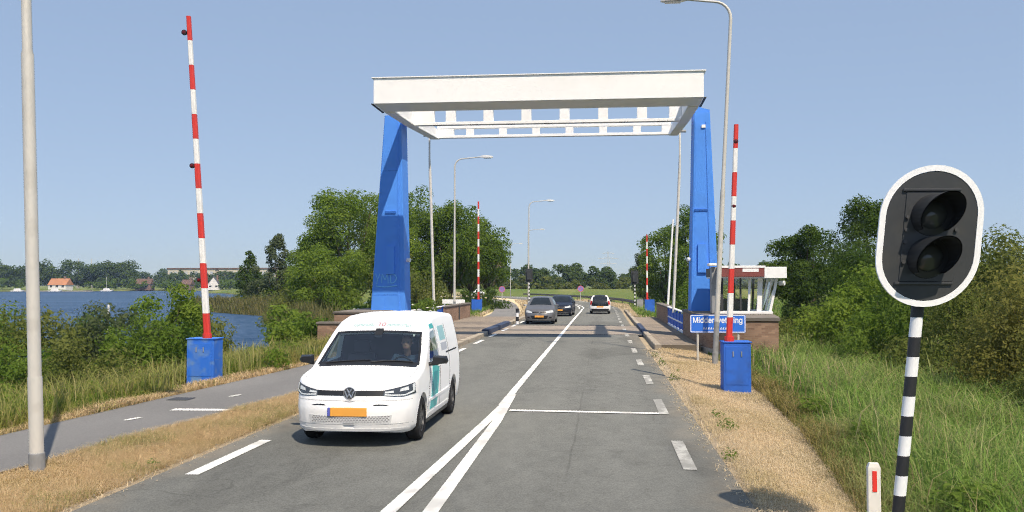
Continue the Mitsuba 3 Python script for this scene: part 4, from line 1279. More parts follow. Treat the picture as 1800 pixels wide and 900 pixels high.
# --- small cars
def hatch(name, label, category, P, paint, tall=1.48, length=4.0, hw=.85, front=True, lower=None, wheel=.30, plate='plate_orange', taildx=0.0, pz=.60):
    r = thing(name, label, category)
    k = tall / 1.48
    c = Car(length, [(0, .64 * k), (.05, .72 * k), (.2, .80 * k), (.6, .89 * k), (.98, .955 * k), (1.05, .98 * k), (1.45, 1.24 * k), (1.72, 1.375 * k), (1.95, 1.425 * k), (2.4, 1.455 * k), (3.0, 1.435 * k), (length - .55, 1.36 * k), (length - .40, 1.30 * k), (length - .20, 1.12 * k), (length - .08, .96 * k), (length - .02, .88 * k), (length, .80 * k)],
            [(0, .22), (.3, .19), (length - .4, .20), (length, .34)],
            [(.15, hw - .07), (.3, hw - .02), (.55, hw), (.85, hw - .005), (1.0, hw - .04), (1.25, hw - .15), (1.5, hw - .27)],
            (.58, 2.5), (.34, 2.6), [(.2, .05), (.35, .0), (.5, .0), (.65, .04), (.8, .1)], .10, .03)
    axl = (.80, length - .70)
    part(r, 'body', P(unman(arches(c.solid(), axl, wheel + .04, hw))), paint, 28)
    part(r, 'windscreen', P(shell(c.over(1.08, 1.74, .05, .06, 14, 17), .005, -.004)), 'dark_glass', 30)
    part(r, 'rear_window', P(shell(c.over(length - .50, length - .12, .09, .06, 10, 17), .005, -.004)), 'dark_glass', 30)
    for sd in (-1, 1):
        part(r, 'side_window', P(shell(c.side([(1.38, .98 * k), (2.15, .99 * k)], [(1.72, 1.26 * k), (2.15, 1.33 * k)], sd, 10, 5), .005, -.004)), 'dark_glass', 30)
        part(r, 'side_window', P(shell(c.side([(2.22, .99 * k), (length - .75, 1.02 * k)], [(2.22, 1.33 * k), (length - .85, 1.27 * k)], sd, 10, 5), .005, -.004)), 'dark_glass', 30)
        hl = part(r, 'headlight', P(shell(c.front([(sd * .42, .60 * k), (sd * .60, .60 * k), (sd * (hw - .08), .64 * k)], [(sd * .45, .67 * k), (sd * .62, .73 * k), (sd * (hw - .12), .77 * k)], 12, 5), .010, -.006)), 'lamp_clear', 30)
        part(r, 'fog_lamp', P(shell(c.front([(sd * .56, .36), (sd * .70, .37)], [(sd * .56, .43), (sd * .70, .43)], 6, 3), .006, -.004)), 'trim_black', 30)
        tl = part(r, 'tail_light', P(shell(c.rear([(sd * (hw - .20), .74 * k), (sd * (hw - .035), .72 * k)], [(sd * (hw - .19), 1.02 * k), (sd * (hw - .10), 1.06 * k)], 7, 7) + np.array([0, .0, 0]), .012, -.05)), 'tail_red', 30)
        mz = part(r, 'mirror', P(hull([(sd * (hw + dx), 1.42 + dy, .99 * k + dz) for dx, dy, dz in ((-.02, .0, -.05), (-.02, 0, .06), (.17, .05, -.05), (.17, .05, .06), (.04, -.08, -.03), (.15, -.05, .03), (-.12, .03, -.03))])), 'trim_black' if lower else paint, 30)
    part(r, 'grille', P(shell(c.front([(-.42, .61 * k), (.42, .61 * k)], [(-.40, .67 * k), (.40, .67 * k)], 16, 3), .006, -.004)), 'trim_black', 30)
    part(r, 'air_intake', P(shell(c.front([(-.40, .30), (.40, .30)], [(-.52, .50), (.52, .50)], 16, 4), .006, -.004)), 'trim_black', 30)
    part(r, 'badge', P(lathe([(0, -.03), (.045, -.03), (.05, .04)], 'y', (0, .06, .65 * k), 12)), 'chrome')
    part(r, 'number_plate', P(box(-.26, .26, -.025, .03, .40, .51, .004)), plate)
    part(r, 'number_plate', P(box(-.26, .26, length - .03, length + .028, pz, pz + .11, .004)), plate)
    part(r, 'rear_bumper', P(shell(c.rear([(-hw + .08, .40), (hw - .08, .40)], [(-hw + .06, .60), (hw - .06, .60)], 24, 4), .02, -.03)), lower or 'trim_black', 30)
    part(r, 'chin_strip', P(shell(c.front([(-.66, .235), (.66, .235)], [(-.66, .275), (.66, .275)], 20, 3), .01, -.004)), 'alloy', 30)
    part(r, 'underbody', P(box(-hw + .22, hw - .22, .5, length - .4, .16, .34)), 'black_plastic')
    build_wheels(r, c, P, axl, wheel, .20, hw - .03, 'alloy')
    return r, c


def facing(x, y, rz=0.0):
    return lambda m: xf(m, (x, y, 0), rz)


hatch('car', 'grey hatchback coming over the bridge behind the van', 'car', facing(-3.66, 52.4), 'grey_car', 1.60, 4.1, .875)
hatch('car', 'dark navy car following the grey hatchback off the far bend', 'car', facing(-3.15, 65.5, -.04), 'navy_car', 1.50, 4.2, .89)
rr_, rc_ = hatch('car', 'small white hatchback with a dark tailgate driving away on the right lane', 'car', facing(-.24, 74.75, math.pi), 'plain_white', 1.47, 3.45, .82, lower='plain_white', pz=.50)
Pw = facing(-.24, 74.75, math.pi)
part(rr_, 'tailgate_panel', Pw(shell(rc_.rear([(-.66, .63), (.66, .63)], [(-.53, 1.33), (.53, 1.33)], 16, 8), .016, -.05)), 'dark_glass', 30, label='dark glass tailgate')
part(rr_, 'roof_panel', Pw(shell(rc_.over(1.80, 2.95, .05, .05, 12, 15), .005, -.004)), 'trim_black', 30, label='black roof')
part(rr_, 'lower_valance', Pw(shell(rc_.rear([(-.62, .22), (.62, .22)], [(-.70, .41), (.70, .41)], 16, 4), .024, -.03)), 'trim_black', 30)
hatch('car', 'distant pale car on the far left stretch of road beyond the trees', 'car', facing(-22.2, 166.0, .6), 'plain_white', 1.45, 3.8, .84)

# ------------------------------------------------------------------ plants
RNG = np.random.default_rng(11)


def leaves(c, nrm, size, col, rng, aspect=.55):
    """one rhombus per leaf: (vertices, faces, colours)."""
    n = len(c)
    nrm = nrm / (np.linalg.norm(nrm, axis=1, keepdims=True) + 1e-9)
    t = np.cross(nrm, rng.normal(size=(n, 3)))
    t /= np.linalg.norm(t, axis=1, keepdims=True) + 1e-9
    b = np.cross(nrm, t)
    s = np.asarray(size)[:, None]
    bend = nrm * s * .12
    v = np.stack([c - t * s * .5, c + b * s * aspect * .5 + bend, c + t * s * .5, c - b * s * aspect * .5 + bend], 1).reshape(-1, 3)
    f = np.arange(n)[:, None] * 4
    f = np.vstack([f + [0, 1, 2], f + [0, 2, 3]])
    return v, f, np.repeat(col, 4, 0)


GREENS = {
    'mid': ((.100, .180, .026), (.200, .285, .055)),
    'bright': ((.135, .225, .03), (.265, .35, .065)),
    'dark': ((.060, .112, .022), (.120, .182, .040)),
    'olive': ((.130, .175, .040), (.235, .255, .075)),
    'brown': ((.180, .190, .046), (.330, .310, .095)),
    'grey': ((.095, .135, .060), (.165, .20, .10)),
    'far': ((.070, .118, .036), (.135, .195, .055)),
}


def clump_cloud(cl, n, size, tone, rng, droop=0.0, up=.35):
    """leaves round the clumps cl: (x, y, z, r) rows."""
    cl = np.asarray(cl, float)
    w = cl[:, 3] ** 2
    idx = rng.choice(len(cl), n, p=w / w.sum())
    d = rng.normal(size=(n, 3))
    d[:, 2] += up
    d /= np.linalg.norm(d, axis=1, keepdims=True)
    rad = cl[idx, 3] * (1 - .55 * rng.random(n) ** 2.0) * (.85 + .35 * rng.random(n))
    c = cl[idx, :3] + d * rad[:, None] * [1, 1, .85]
    nr = d * 1.1 + rng.normal(size=(n, 3)) * .45 + [0, 0, .25]
    lo, hi = np.array(GREENS[tone])
    ct = rng.random(len(cl))
    mixv = np.clip(ct[idx] * .6 + rng.random(n) * .55 - .05, 0, 1)[:, None]
    col = lo * (1 - mixv) + hi * mixv
    return leaves(c, nr, size * np.clip(np.exp(rng.normal(-.05, .38, n)), .4, 1.9), col, rng)


def branches(base, tips, r0, rng, n=7):
    """a trunk with limbs to the given tips."""
    out = []
    base = np.asarray(base, float)
    for tip, rr in tips:
        tip = np.asarray(tip, float)
        mid = base * .5 + tip * .5 + rng.normal(size=3) * np.linalg.norm(tip - base) * .05
        p = smooth_line(np.array([base, mid, tip]), 4)
        out.append(tube(p, np.linspace(rr, rr * .25, len(p)), n, False))
    return out


def tree(x, y, zb, top, width, label, tone='mid', name='tree', cat_='tree', bare=.22, shape='round', dens=6.0, bark='bark', seed=None, group=None, leafk=.0024, depth=None):
    rng = np.random.default_rng(seed if seed is not None else int(abs(x * 131 + y * 17 + top * 7)) + 5)
    H, R = top - zb, width / 2
    D = depth or R
    dist = math.hypot(x, y)
    ls = max(.07, dist * leafk)
    k = thing(name, label, cat_, group)
    cz0 = zb + H * bare
    m = int(26 + 10 * H * width / 12)
    cl = []
    for i in range(m):
        if shape == 'round':
            d = rng.normal(size=3); d /= np.linalg.norm(d)
            f = .55 + .38 * rng.random() ** .7
            hh = (top - cz0) / 2
            cen = np.array([0, 0, cz0 + hh])
            p = cen + d * f * [R, D, hh] * (1 + .10 * rng.normal())
            # narrower low down, wide above the middle
            rr = (.30 + .14 * rng.random()) * min(R, hh) * .75
        elif shape == 'cone':
            t = rng.random() ** .8
            zz = cz0 + (top - cz0) * t
            a = rng.random() * 6.283
            q = (1 - t) ** .75 * (.35 + .65 * rng.random() ** .5)
            p = np.array([math.cos(a) * R * q, math.sin(a) * R * q, zz])
            rr = R * (.14 + .26 * (1 - t))
        elif shape == 'airy':
            t = rng.random()
            zz = cz0 + (top - cz0) * t
            a = rng.random() * 6.283
            q = math.sin(math.pi * (.12 + .82 * t)) ** .7 * (.25 + .75 * rng.random())
            p = np.array([math.cos(a) * R * q, math.sin(a) * D * q, zz])
            rr = R * (.14 + .14 * rng.random())
        else:  # bush: dome reaching to the ground
            d = rng.normal(size=3); d[2] = abs(d[2]); d /= np.linalg.norm(d)
            f = .5 + .42 * rng.random()
            p = np.array([d[0] * R * f, d[1] * D * f, zb + d[2] * H * f * .93])
            rr = (.20 + .14 * rng.random()) * min(R, H)
        cl.append((x + p[0], y + p[1], p[2], rr))
    cl = np.array(cl)
    n = int(dens * .785 * width * H * (1 - bare * .6) / (ls * ls * .5))
    n = min(n, 60000)
    v, f, c = clump_cloud(cl, n, ls, tone, rng)
    if shape != 'bush':
        tips = [((x, y, zb + H * .82), max(.05, H * .018))]
        for q in rng.choice(len(cl), min(9, len(cl)), replace=False):
            tips.append((cl[q, :3], max(.03, H * .008)))
        tr = [tube(smooth_line([(x, y, zb - .4), (x + rng.normal() * .1, y, zb + H * .3), (x + rng.normal() * .15, y, zb + H * .85)], 4), np.linspace(max(.08, H * .020), .03, 9), 9, False)]
        tr += branches((x, y, zb + H * bare * .8), tips[1:], H * .01, rng)
        part(k, 'trunk', cat(tr), bark, 40)
    else:
        tr = branches((x, y, zb - .1), [(q[:3], .018) for q in cl[:: max(1, len(cl) // 9)]], .02, rng, 5)
        part(k, 'stem', cat(tr), bark, 40)
    part(k, 'crown' if shape != 'bush' else 'foliage', (v, f), 'leaf', False, color=c)
    return k


G1 = 'trees on the left bank beyond the bridge'
tree(-22.9, 80, -.3, 11.7, 7.4, 'tall pale green tree rising just left of the left blue tower', 'bright', bare=.06, dens=9)
tree(-20.2, 85, -.3, 11.0, 6.2, 'broad tree half hidden behind the left blue tower', 'bright', bare=.06, dens=9)
tree(-25.0, 79, -.4, 8.0, 5.0, 'bushy tree with a rounded top left of the tall pale green tree', 'mid', bare=.03, dens=9)
tree(-21.8, 71, -.5, 5.4, 6.6, 'low spreading bright green tree in front of the tall bank trees', 'bright', bare=.02, dens=8)
tree(-17.0, 72, -.2, 5.2, 4.0, 'thin tree with a pale forked trunk beside the left blue tower', 'olive', bare=.28, bark='pale_bark', shape='airy', dens=3.5)
tree(-19.3, 93, 0, 11.5, 7.4, 'dense dark green tree directly right of the left blue tower', 'mid', bare=.12, dens=9)
tree(-15.2, 90, 0, 10.6, 7.4, 'dense round crowned tree behind the tall lamp on the left', 'mid', bare=.14, dens=9)
tree(-13.6, 93, 0, 9.4, 6.8, 'dense tree with a low right crown behind the far left barrier', 'mid', bare=.18, dens=9)
tree(-12.2, 96, 0, 7.8, 4.6, 'rightmost of the dense left trees, hanging low over the cycle path', 'mid', bare=.22, dens=9)
tree(-15.4, 75, -.1, 4.2, 6.0, 'dark reddish undergrowth bush below the dense left trees', 'olive', name='shrub', cat_='shrub', shape='bush')
tree(-11.8, 86, 0, 2.2, 6.0, 'low dark shrub under the dense left trees', 'dark', name='shrub', cat_='shrub', shape='bush')
tree(-47.2, 118, -.7, 7.0, 4.6, 'small pointed conifer at the tip of the reedy bank', 'dark', shape='cone', bare=.06, name='conifer', cat_='conifer')
tree(-41.8, 113, -.7, 8.4, 5.0, 'taller loose conifer beside the pointed one on the reedy bank', 'grey', shape='airy', bare=.05, name='conifer', cat_='conifer', dens=8)
tree(-39.6, 119, -.7, 8.6, 4.0, 'thin airy tree between the conifers and the bushy trees', 'grey', shape='airy', bare=.1, dens=4.5)
tree(-30.5, 95, -.6, 5.8, 6.4, 'leafy bush tree joining the willow bush to the taller bank trees', 'mid', name='shrub', cat_='shrub', shape='bush')
tree(-36.5, 114, -.6, 6.4, 5.6, 'mid green bush tree behind the grey green willow bush', 'mid', name='shrub', cat_='shrub', shape='bush')
tree(-40.3, 113.5, -.7, 5.6, 6.0, 'mid green bush tree filling the foot of the thin airy tree', 'mid', name='shrub', cat_='shrub', shape='bush')
tree(-44.6, 115.5, -.7, 3.8, 6.0, 'greyish bush between the two conifers on the bank', 'grey', name='shrub', cat_='shrub', shape='bush')
tree(-34.0, 106, -.6, 5.4, 6.4, 'grey green willow bush beside the conifers on the bank', 'grey', name='shrub', cat_='shrub', shape='bush')
tree(7.6, 112, -.3, 9.8, 6.4, 'full green tree behind the white pole on the right', 'mid', bare=.0, dens=9)
tree(10.0, 104, -.3, 10.7, 6.4, 'tall full green tree directly behind the right blue tower', 'mid', bare=.0, dens=9)
tree(5.9, 130, 0, 7.2, 4.0, 'lower tree at the left end of the trees right of the road', 'grey', bare=.0, dens=9)
tree(10.2, 92, -.2, 3.2, 8.0, 'dark shrub at the foot of the trees right of the road', 'mid', name='shrub', cat_='shrub', shape='bush')
tree(12.6, 58, -.8, 5.9, 4.2, 'dark green rounded tree right of the keeper cabin', 'dark', bare=.0, dens=12)
tree(15.6, 62, -.8, 4.8, 5.0, 'greyish airy tree behind the dark rounded tree', 'grey', bare=.0, dens=7)
tree(13.7, 49, -.8, 6.9, 4.8, 'dark leafy tree behind the left edge of the near traffic light', 'dark', bare=.0, dens=9)
tree(11.6, 42, -.8, 4.8, 5.4, 'dark bush below the near traffic light backboard', 'dark', name='shrub', cat_='shrub', shape='bush')
HB = [(9.3, 35, 2.4, 3.6, 'bright', 'bright yellow green bush behind the tall grass on the right'), (10.2, 29.5, 3.0, 3.6, 'mid', 'leafy green bush just behind the striped signal post'), (11.3, 26, 3.5, 4.0, 'olive', 'olive hedge bush to the right of the traffic light'),
      (12.6, 23.5, 4.0, 3.4, 'bright', 'tall loose bright bush at the right edge of the picture'), (9.2, 24, 2.0, 3.2, 'olive', 'brown tinged hawthorn bush low behind the striped post'), (9.8, 20.0, 2.6, 3.6, 'brown', 'brownish hawthorn bush at the right edge above the long grass'),
      (8.4, 29, 1.1, 2.6, 'mid', 'low green bush at the back of the long grass'), (8.9, 17.0, 1.5, 2.6, 'olive', 'low brown green bush nearest the camera at the right edge'), (7.6, 41, .9, 2.4, 'olive', 'small bush in the grass right of the cabin wall')]
for x, y, tp, w, tone, lab in HB:
    tree(x, y, -.7, tp * 1.3 + .2, w * 1.3, lab, tone, name='shrub', cat_='shrub', shape='bush', dens=6.5, leafk=.0034)
LB = [(-19.5, 26, 1.6, 3.4, 'mid', 'green bush at the left edge of the picture by the lake'), (-16.0, 23.5, 1.3, 3.2, 'olive', 'olive bush directly right of the near lamp pole'), (-14.9, 26.5, 1.55, 2.4, 'grey', 'grey green bush in front of the blue water'), (-14.3, 29.0, 2.25, 2.1, 'bright', 'bright leafy young tree shaped bush just left of the left barrier'),
      (-12.9, 25.0, 1.15, 2.5, 'mid', 'green bush below the bright leafy one near the left barrier'), (-14.6, 20.5, .95, 2.4, 'mid', 'dark green bush behind the near lamp pole'), (-12.6, 21, .55, 2.0, 'olive', 'low olive bush above the long grass of the left bank'), (-15.3, 33.5, .95, 2.4, 'olive', 'low bush at the water edge right of the left barrier'),
      (-14.0, 40, 1.3, 2.2, 'bright', 'green bush at the near end of the left bridge wall'), (-12.0, 35.8, 1.0, 2.2, 'mid', 'bush against the low brick wing wall'), (-17.0, 29, 1.0, 2.4, 'mid', 'bush at the water edge between lamp pole and barrier'), (-11.7, 33.0, .6, 1.5, 'bright', 'small bright bush in front of the brick wing wall')]
for x, y, tp, w, tone, lab in LB:
    tree(x, y, -.8, tp + .70, w * 1.4, lab, tone, name='shrub', cat_='shrub', shape='bush', dens=6.0, leafk=.0036)
for i, (x, y, tp, w) in enumerate([(-50, 113.5, .9, 5), (-46, 112, 1.2, 6), (-41.5, 109, 1.6, 6), (-37, 104, 2.0, 6), (-33, 97, 2.4, 6), (-28, 82, 2.6, 7), (-24, 70, 2.0, 6)]):
    lab = ['low olive reedy shrub at the outermost tip of the far bank', 'low olive shrub at the water edge below the small pointed conifer', 'olive shrub at the water edge below the taller loose conifer', 'rounded shrub on the far bank below the thin airy tree', 'reedy shrub halfway along the far bank of the inlet', 'larger shrub at the inlet edge below the low spreading tree', 'shrub at the inner corner of the inlet near the bridge'][i]
    tree(x, y, -1.0, tp, w, lab, 'olive', name='shrub', cat_='shrub', shape='bush', group='reedy shrubs along the far bank', dens=5)
# elder flowers
fl = thing('elder_shrub', 'shrub with clusters of small white flowers behind the van roof', 'shrub')
v_, f_, c_ = clump_cloud([(-12.0 + .5 * i, 44 + RNG.normal() * 1.2, .3 + RNG.random() * 1.1, .5) for i in range(8)], 5000, .12, 'mid', RNG)
part(fl, 'foliage', (v_, f_), 'leaf', False, color=c_)
part(fl, 'stem', cat(branches((-11, 44, -1), [((-12 + i * .7, 44, .8), .03) for i in range(5)], .03, RNG)), 'bark')
part(fl, 'flower', cat([lathe([(0, .03), (.09, .0), (0, -.02)], 'z', (-12.3 + RNG.random() * 4.2, 43.0 + RNG.random() * .8, .7 + RNG.random() * .9), 7) for i in range(34)]), 'flower_white', kind='stuff')

# ------------------------------------------------------------------ grass


def sample(poly, n, rng):
    x0, y0, x1, y1 = poly.bounds
    out = np.empty((0, 2))
    while len(out) < n:
        p = np.column_stack([rng.uniform(x0, x1, n), rng.uniform(y0, y1, n)])
        out = np.vstack([out, p[shapely.contains_xy(poly, p[:, 0], p[:, 1])]])
    return out[:n]


def blades(name, label, poly, n, h, w, pal, lean=.5, near=None, seed=0, clump=0.0, zoff=0.0, wscale=.0009, edge=0.0):
    """bent blades of three triangles each."""
    rng = np.random.default_rng(seed)
    p = sample(poly, n if not near else n * 4, rng)
    if near:
        # thin out with distance and let the far ones grow wider
        keep = rng.random(len(p)) < np.clip((near / np.hypot(p[:, 0], p[:, 1])) ** 1.6, .02, 1)
        p = p[keep][:n]
    m = len(p)
    nz = meshkit.fbm(np.column_stack([p * .55, np.zeros(m)]), 3, seed)
    nz2 = meshkit.fbm(np.column_stack([p * 1.7, np.ones(m)]), 2, seed + 7)
    H = (h[0] + (h[1] - h[0]) * rng.random(m)) * (.55 + .9 * nz)
    ef = np.ones(m)
    if edge:
        ef = np.clip(shapely.distance(poly.exterior, shapely.points(p)) / edge + .22 * nz2, 0, 1)
        H = H * (.25 + .75 * ef)
    dist = np.hypot(p[:, 0], p[:, 1])
    Wd = np.maximum(w * (.6 + .8 * rng.random(m)), dist * wscale)
    a = rng.random(m) * 6.2832
    d = np.stack([np.cos(a), np.sin(a), np.zeros(m)], 1)
    s = np.stack([-np.sin(a + rng.normal(0, .7, m)), np.cos(a), np.zeros(m)], 1)
    s /= np.linalg.norm(s, axis=1, keepdims=True)
    ln = lean * (.3 + rng.random(m))
    base = np.column_stack([p, terrain_z(p[:, 0], p[:, 1]) - .02 + zoff])
    up = np.array([0, 0, 1.])
    mid = base + (up * .58 + d * (ln * .30)[:, None]) * H[:, None]
    tip = base + (up * (1 - .35 * ln)[:, None] + d * (ln * 1.0)[:, None]) * H[:, None]
    hw = (s * Wd[:, None] / 2)
    v = np.stack([base - hw, base + hw, mid - hw * .8, mid + hw * .8, tip], 1).reshape(-1, 3)
    o = np.arange(m)[:, None] * 5
    f = np.vstack([o + [0, 1, 3], o + [0, 3, 2], o + [2, 3, 4]])
    pal = np.array(pal)
    t = np.clip(nz * 1.5 - .35 + .9 * (rng.random(m) - .5) + .4 * (nz2 - .5) + .75 * (1 - ef) ** 1.5, 0, .999) * (len(pal) - 1)
    i0 = t.astype(int)
    fr = (t - i0)[:, None]
    col = pal[i0] * (1 - fr) + pal[np.minimum(i0 + 1, len(pal) - 1)] * fr
    col = col * (.8 + .4 * rng.random((m, 1)))
    k = uniq(name)
    scene[k] = mikit.ply((v, f), 'blade', False, color=np.repeat(col, 5, 0))
    labels[k] = {'label': label, 'category': 'grass', 'kind': 'stuff'}


STRAW = [(.72, .59, .40), (.78, .67, .48), (.68, .55, .36), (.58, .49, .28)]
RUST = [(.48, .38, .19), (.66, .50, .29), (.74, .60, .39), (.60, .43, .24), (.32, .32, .11)]
GREEN = [(.105, .19, .035), (.15, .26, .048), (.19, .31, .065), (.25, .34, .09), (.36, .37, .16)]
BANK = [(.12, .19, .03), (.16, .24, .04), (.24, .27, .055), (.36, .34, .10), (.44, .36, .17), (.27, .27, .065)]
right_dry = sg.Polygon([(1.70, 5), (1.62, 9.5), (1.78, 20), (1.98, 33.5), (3.5, 33.5), (4.0, 26), (3.8, 21), (3.5, 15.8), (2.75, 9.5), (2.4, 6.5)])
right_green = sg.Polygon([(2.25, 6.0), (2.65, 9.5), (3.35, 15.8), (3.75, 21), (4.0, 26), (3.7, 33.5), (6.4, 33.5), (6.6, 42), (12, 42), (13, 30), (11, 18), (8, 10), (5, 6)])
left_dry = sg.Polygon([(-5.55, 6), (-5.5, 20), (-5.42, 30), (-5.62, 30), (-6.35, 20), (-7.1, 13), (-7.65, 6)])
left_bank = sg.Polygon([(-9.9, 6), (-9.45, 13), (-9.1, 18.5), (-8.65, 26), (-8.7, 33.5), (-8.9, 34.3), (-12.5, 34.3), (-15.5, 30), (-15.3, 20), (-14.5, 12), (-13, 8)]).difference(sg.box(-10.35, 19.3, -9.0, 22.0))
blades('dry_grass', 'short straw coloured dry grass on the right verge', right_dry, 100000, (.05, .15), .0032, STRAW, 1.5, 20, 1, wscale=.00042)
blades('dry_grass', 'rusty dry grass on the verge between road and cycle path', left_dry, 100000, (.06, .18), .0032, RUST, 1.3, 20, 2, wscale=.00042)
blades('tall_grass', 'long green grass on the right bank', right_green, 105000, (.42, .88), .009, GREEN, .85, 17, 3, edge=1.3)
blades('tall_grass', 'long yellow green grass on the left lake bank', left_bank, 80000, (.22, .66), .008, BANK, .8, 22, 4, edge=.8)
blades('tall_grass', 'mixed long grass where the right verge turns green', sg.Polygon([(2.3, 6.2), (2.6, 9.5), (3.25, 15.8), (3.5, 21), (3.7, 28), (4.2, 28), (4.1, 21), (3.9, 15.8), (3.3, 9.5), (2.9, 6.2)]), 7000, (.2, .45), .007, [(.13, .16, .035), (.26, .23, .09), (.36, .28, .13), (.2, .2, .05)], .8, 18, 5)
blades('dry_grass', 'rusty dry grass strip along the lake side of the cycle path', sg.Polygon([(-9.62, 6), (-9.2, 12), (-8.83, 18.5), (-8.42, 25), (-8.3, 31), (-8.7, 31), (-9.0, 25), (-9.5, 18.5), (-9.95, 12), (-10.3, 6)]), 16000, (.08, .24), .007, RUST, 1.1, 20, 9)
blades('tall_grass', 'tall pale seeding grass stems on the left lake bank', left_bank, 4500, (.6, .95), .006, [(.34, .31, .12), (.26, .30, .08), (.42, .37, .17)], .7, 25, 10)
blades('tall_grass', 'tallest arching grass on the right bank', right_green.buffer(-.7), 14000, (.8, 1.25), .011, [(.16, .28, .055), (.22, .34, .08), (.30, .38, .12), (.42, .40, .19)], .9, 16, 12)
blades('dry_grass', 'stray dry grass creeping over the road edges', sg.MultiPolygon([sg.box(1.38, 7, 1.72, 33), sg.box(-5.62, 8, -5.28, 30)]), 2600, (.04, .12), .006, STRAW, 1.5, 16, 14)
blades('tall_grass', 'dead straw stems with seed heads on the right bank', right_green.buffer(-.3), 2200, (.6, 1.05), .007, [(.52, .42, .24), (.44, .33, .18), (.56, .47, .30)], .5, 20, 15)
sgr = np.random.default_rng(5)
sp = np.column_stack([np.where(sgr.random(1500) < .5, 1.62 + sgr.normal(0, .13, 1500), -5.45 + sgr.normal(0, .13, 1500)), 7 + 26 * sgr.random(1500) ** 1.6])
st0 = hull([(.6, 0, 0), (-.5, .2, 0), (.1, .6, 0), (0, -.5, 0), (.1, .1, .5), (-.2, -.2, .4)])
sv, sf = np.asarray(st0.vertices), np.asarray(st0.faces)
sz = .008 + .022 * sgr.random(1500) ** 2
an = sgr.random(1500) * 6.28
rot = np.stack([np.stack([np.cos(an), -np.sin(an)], -1), np.stack([np.sin(an), np.cos(an)], -1)], 1)
xy = np.einsum('nij,vj->nvi', rot, sv[:, :2]) * sz[:, None, None] + sp[:, None]
stv = np.concatenate([xy, (sv[None, :, 2:] * sz[:, None, None]) + .002], -1).reshape(-1, 3)
struct('gravel', trimesh.Trimesh(stv, (sf[None] + (np.arange(1500) * len(sv))[:, None, None]).reshape(-1, 3), process=False), 'kerb_stone', 'loose gravel along the crumbling road edges', kind='stuff')
wd = np.random.default_rng(77)
for nm, lab, poly, n, tone in (('weeds', 'leafy green weeds among the long grass on the left bank', left_bank, 26, 'bright'), ('weeds', 'leafy weeds among the long grass on the right bank', right_green.buffer(-.3), 26, 'mid'), ('weeds', 'small weeds along the kerbs and verge edges', sg.MultiPolygon([sg.box(-5.55, 44, -5.25, 62), sg.box(1.7, 30, 2.1, 34), sg.box(1.65, 8, 2.0, 30), sg.box(-5.8, 9, -5.5, 30)]), 13, 'mid')):
    q = sample(poly, n, wd)
    zz = terrain_z(q[:, 0], q[:, 1])
    small = 'kerbs' in lab
    clw = np.column_stack([q, zz + (.06 if small else .28), (.07 + .10 * wd.random(n)) if small else (.22 + .22 * wd.random(n))])
    v, f, c = clump_cloud(clw, n * (90 if small else 420), .035 if small else .075, tone, wd)
    k = uniq(nm)
    scene[k] = mikit.ply((v, f), 'leaf', False, color=c)
    labels[k] = {'label': lab, 'category': 'weeds', 'kind': 'stuff'}
blades('meadow_grass', 'grass on the banks beyond the bridge', sg.MultiPolygon([sg.Polygon([(-9.6, 62), (-8.6, 63), (-10.5, 84), (-14, 112), (-20, 140), (-30, 140), (-30, 90), (-18, 62)]), sg.Polygon([(2.4, 62), (2.6, 90), (4, 110), (4, 160), (30, 160), (30, 45), (8, 45), (5, 62)])]), 60000, (.35, .8), .02, GREEN, .7, 75, 6)
blades('dry_grass', 'dry grass beside the road beyond the bridge', sg.MultiPolygon([sg.Polygon([(1.9, 62), (1.9, 88), (.3, 108), (-4, 130), (-1, 135), (3.6, 110), (4.6, 90), (4.2, 62)]), sg.Polygon([(-5.5, 63), (-5.5, 86), (-7, 108), (-10, 126), (-12, 124), (-9.7, 106), (-7.6, 86), (-6.3, 70), (-5.9, 63)]), sg.Polygon([(-10.8, 63), (-8.5, 63), (-9.5, 76), (-11.5, 92), (-13.5, 92), (-11.6, 76)])]), 20000, (.15, .4), .02, STRAW, .9, 80, 7)
blades('reeds', 'pale reeds along the water edge of the far bank', LAKE.exterior.buffer(1.8).intersection(sg.Polygon([(-60, 122), (-60, 108), (-30, 78), (-20, 56), (-14, 58), (-26, 90), (-40, 118)])), 16000, (1.0, 1.9), .03, [(.16, .17, .06), (.26, .23, .11), (.12, .15, .04)], .3, 90, 8)

# ------------------------------------------------------------------ far shore and horizon


def wood(name, label, line, n, h, seed, size=1.1, tone='far', per=260, spread=14):
    """a far wood that reads as one mass: clumps along a polyline."""
    rng = np.random.default_rng(seed)
    line = np.asarray(line, float)
    a = arc(line)
    vs, fs, cs, o = [], [], [], 0
    cl = []
    for i in range(n):
        s = rng.random() * a[-1]
        x, y = np.interp(s, a, line[:, 0]) + rng.normal() * spread * .2, np.interp(s, a, line[:, 1]) + rng.random() * spread
        hh = h[0] + (h[1] - h[0]) * rng.random() ** 1.3
        w = hh * (.35 + .25 * rng.random())
        for q in range(7):
            d = rng.normal(size=3); d /= np.linalg.norm(d)
            cl.append((x + d[0] * w * .6, y + d[1] * w * .5, hh * .55 + d[2] * hh * .36, w * .42))
    v, f, c = clump_cloud(cl, n * per, size, tone, rng)
    k = uniq(name)
    scene[k] = mikit.ply((v, f), 'leaf', False, color=c)
    labels[k] = {'label': label, 'category': 'woods', 'kind': 'stuff'}


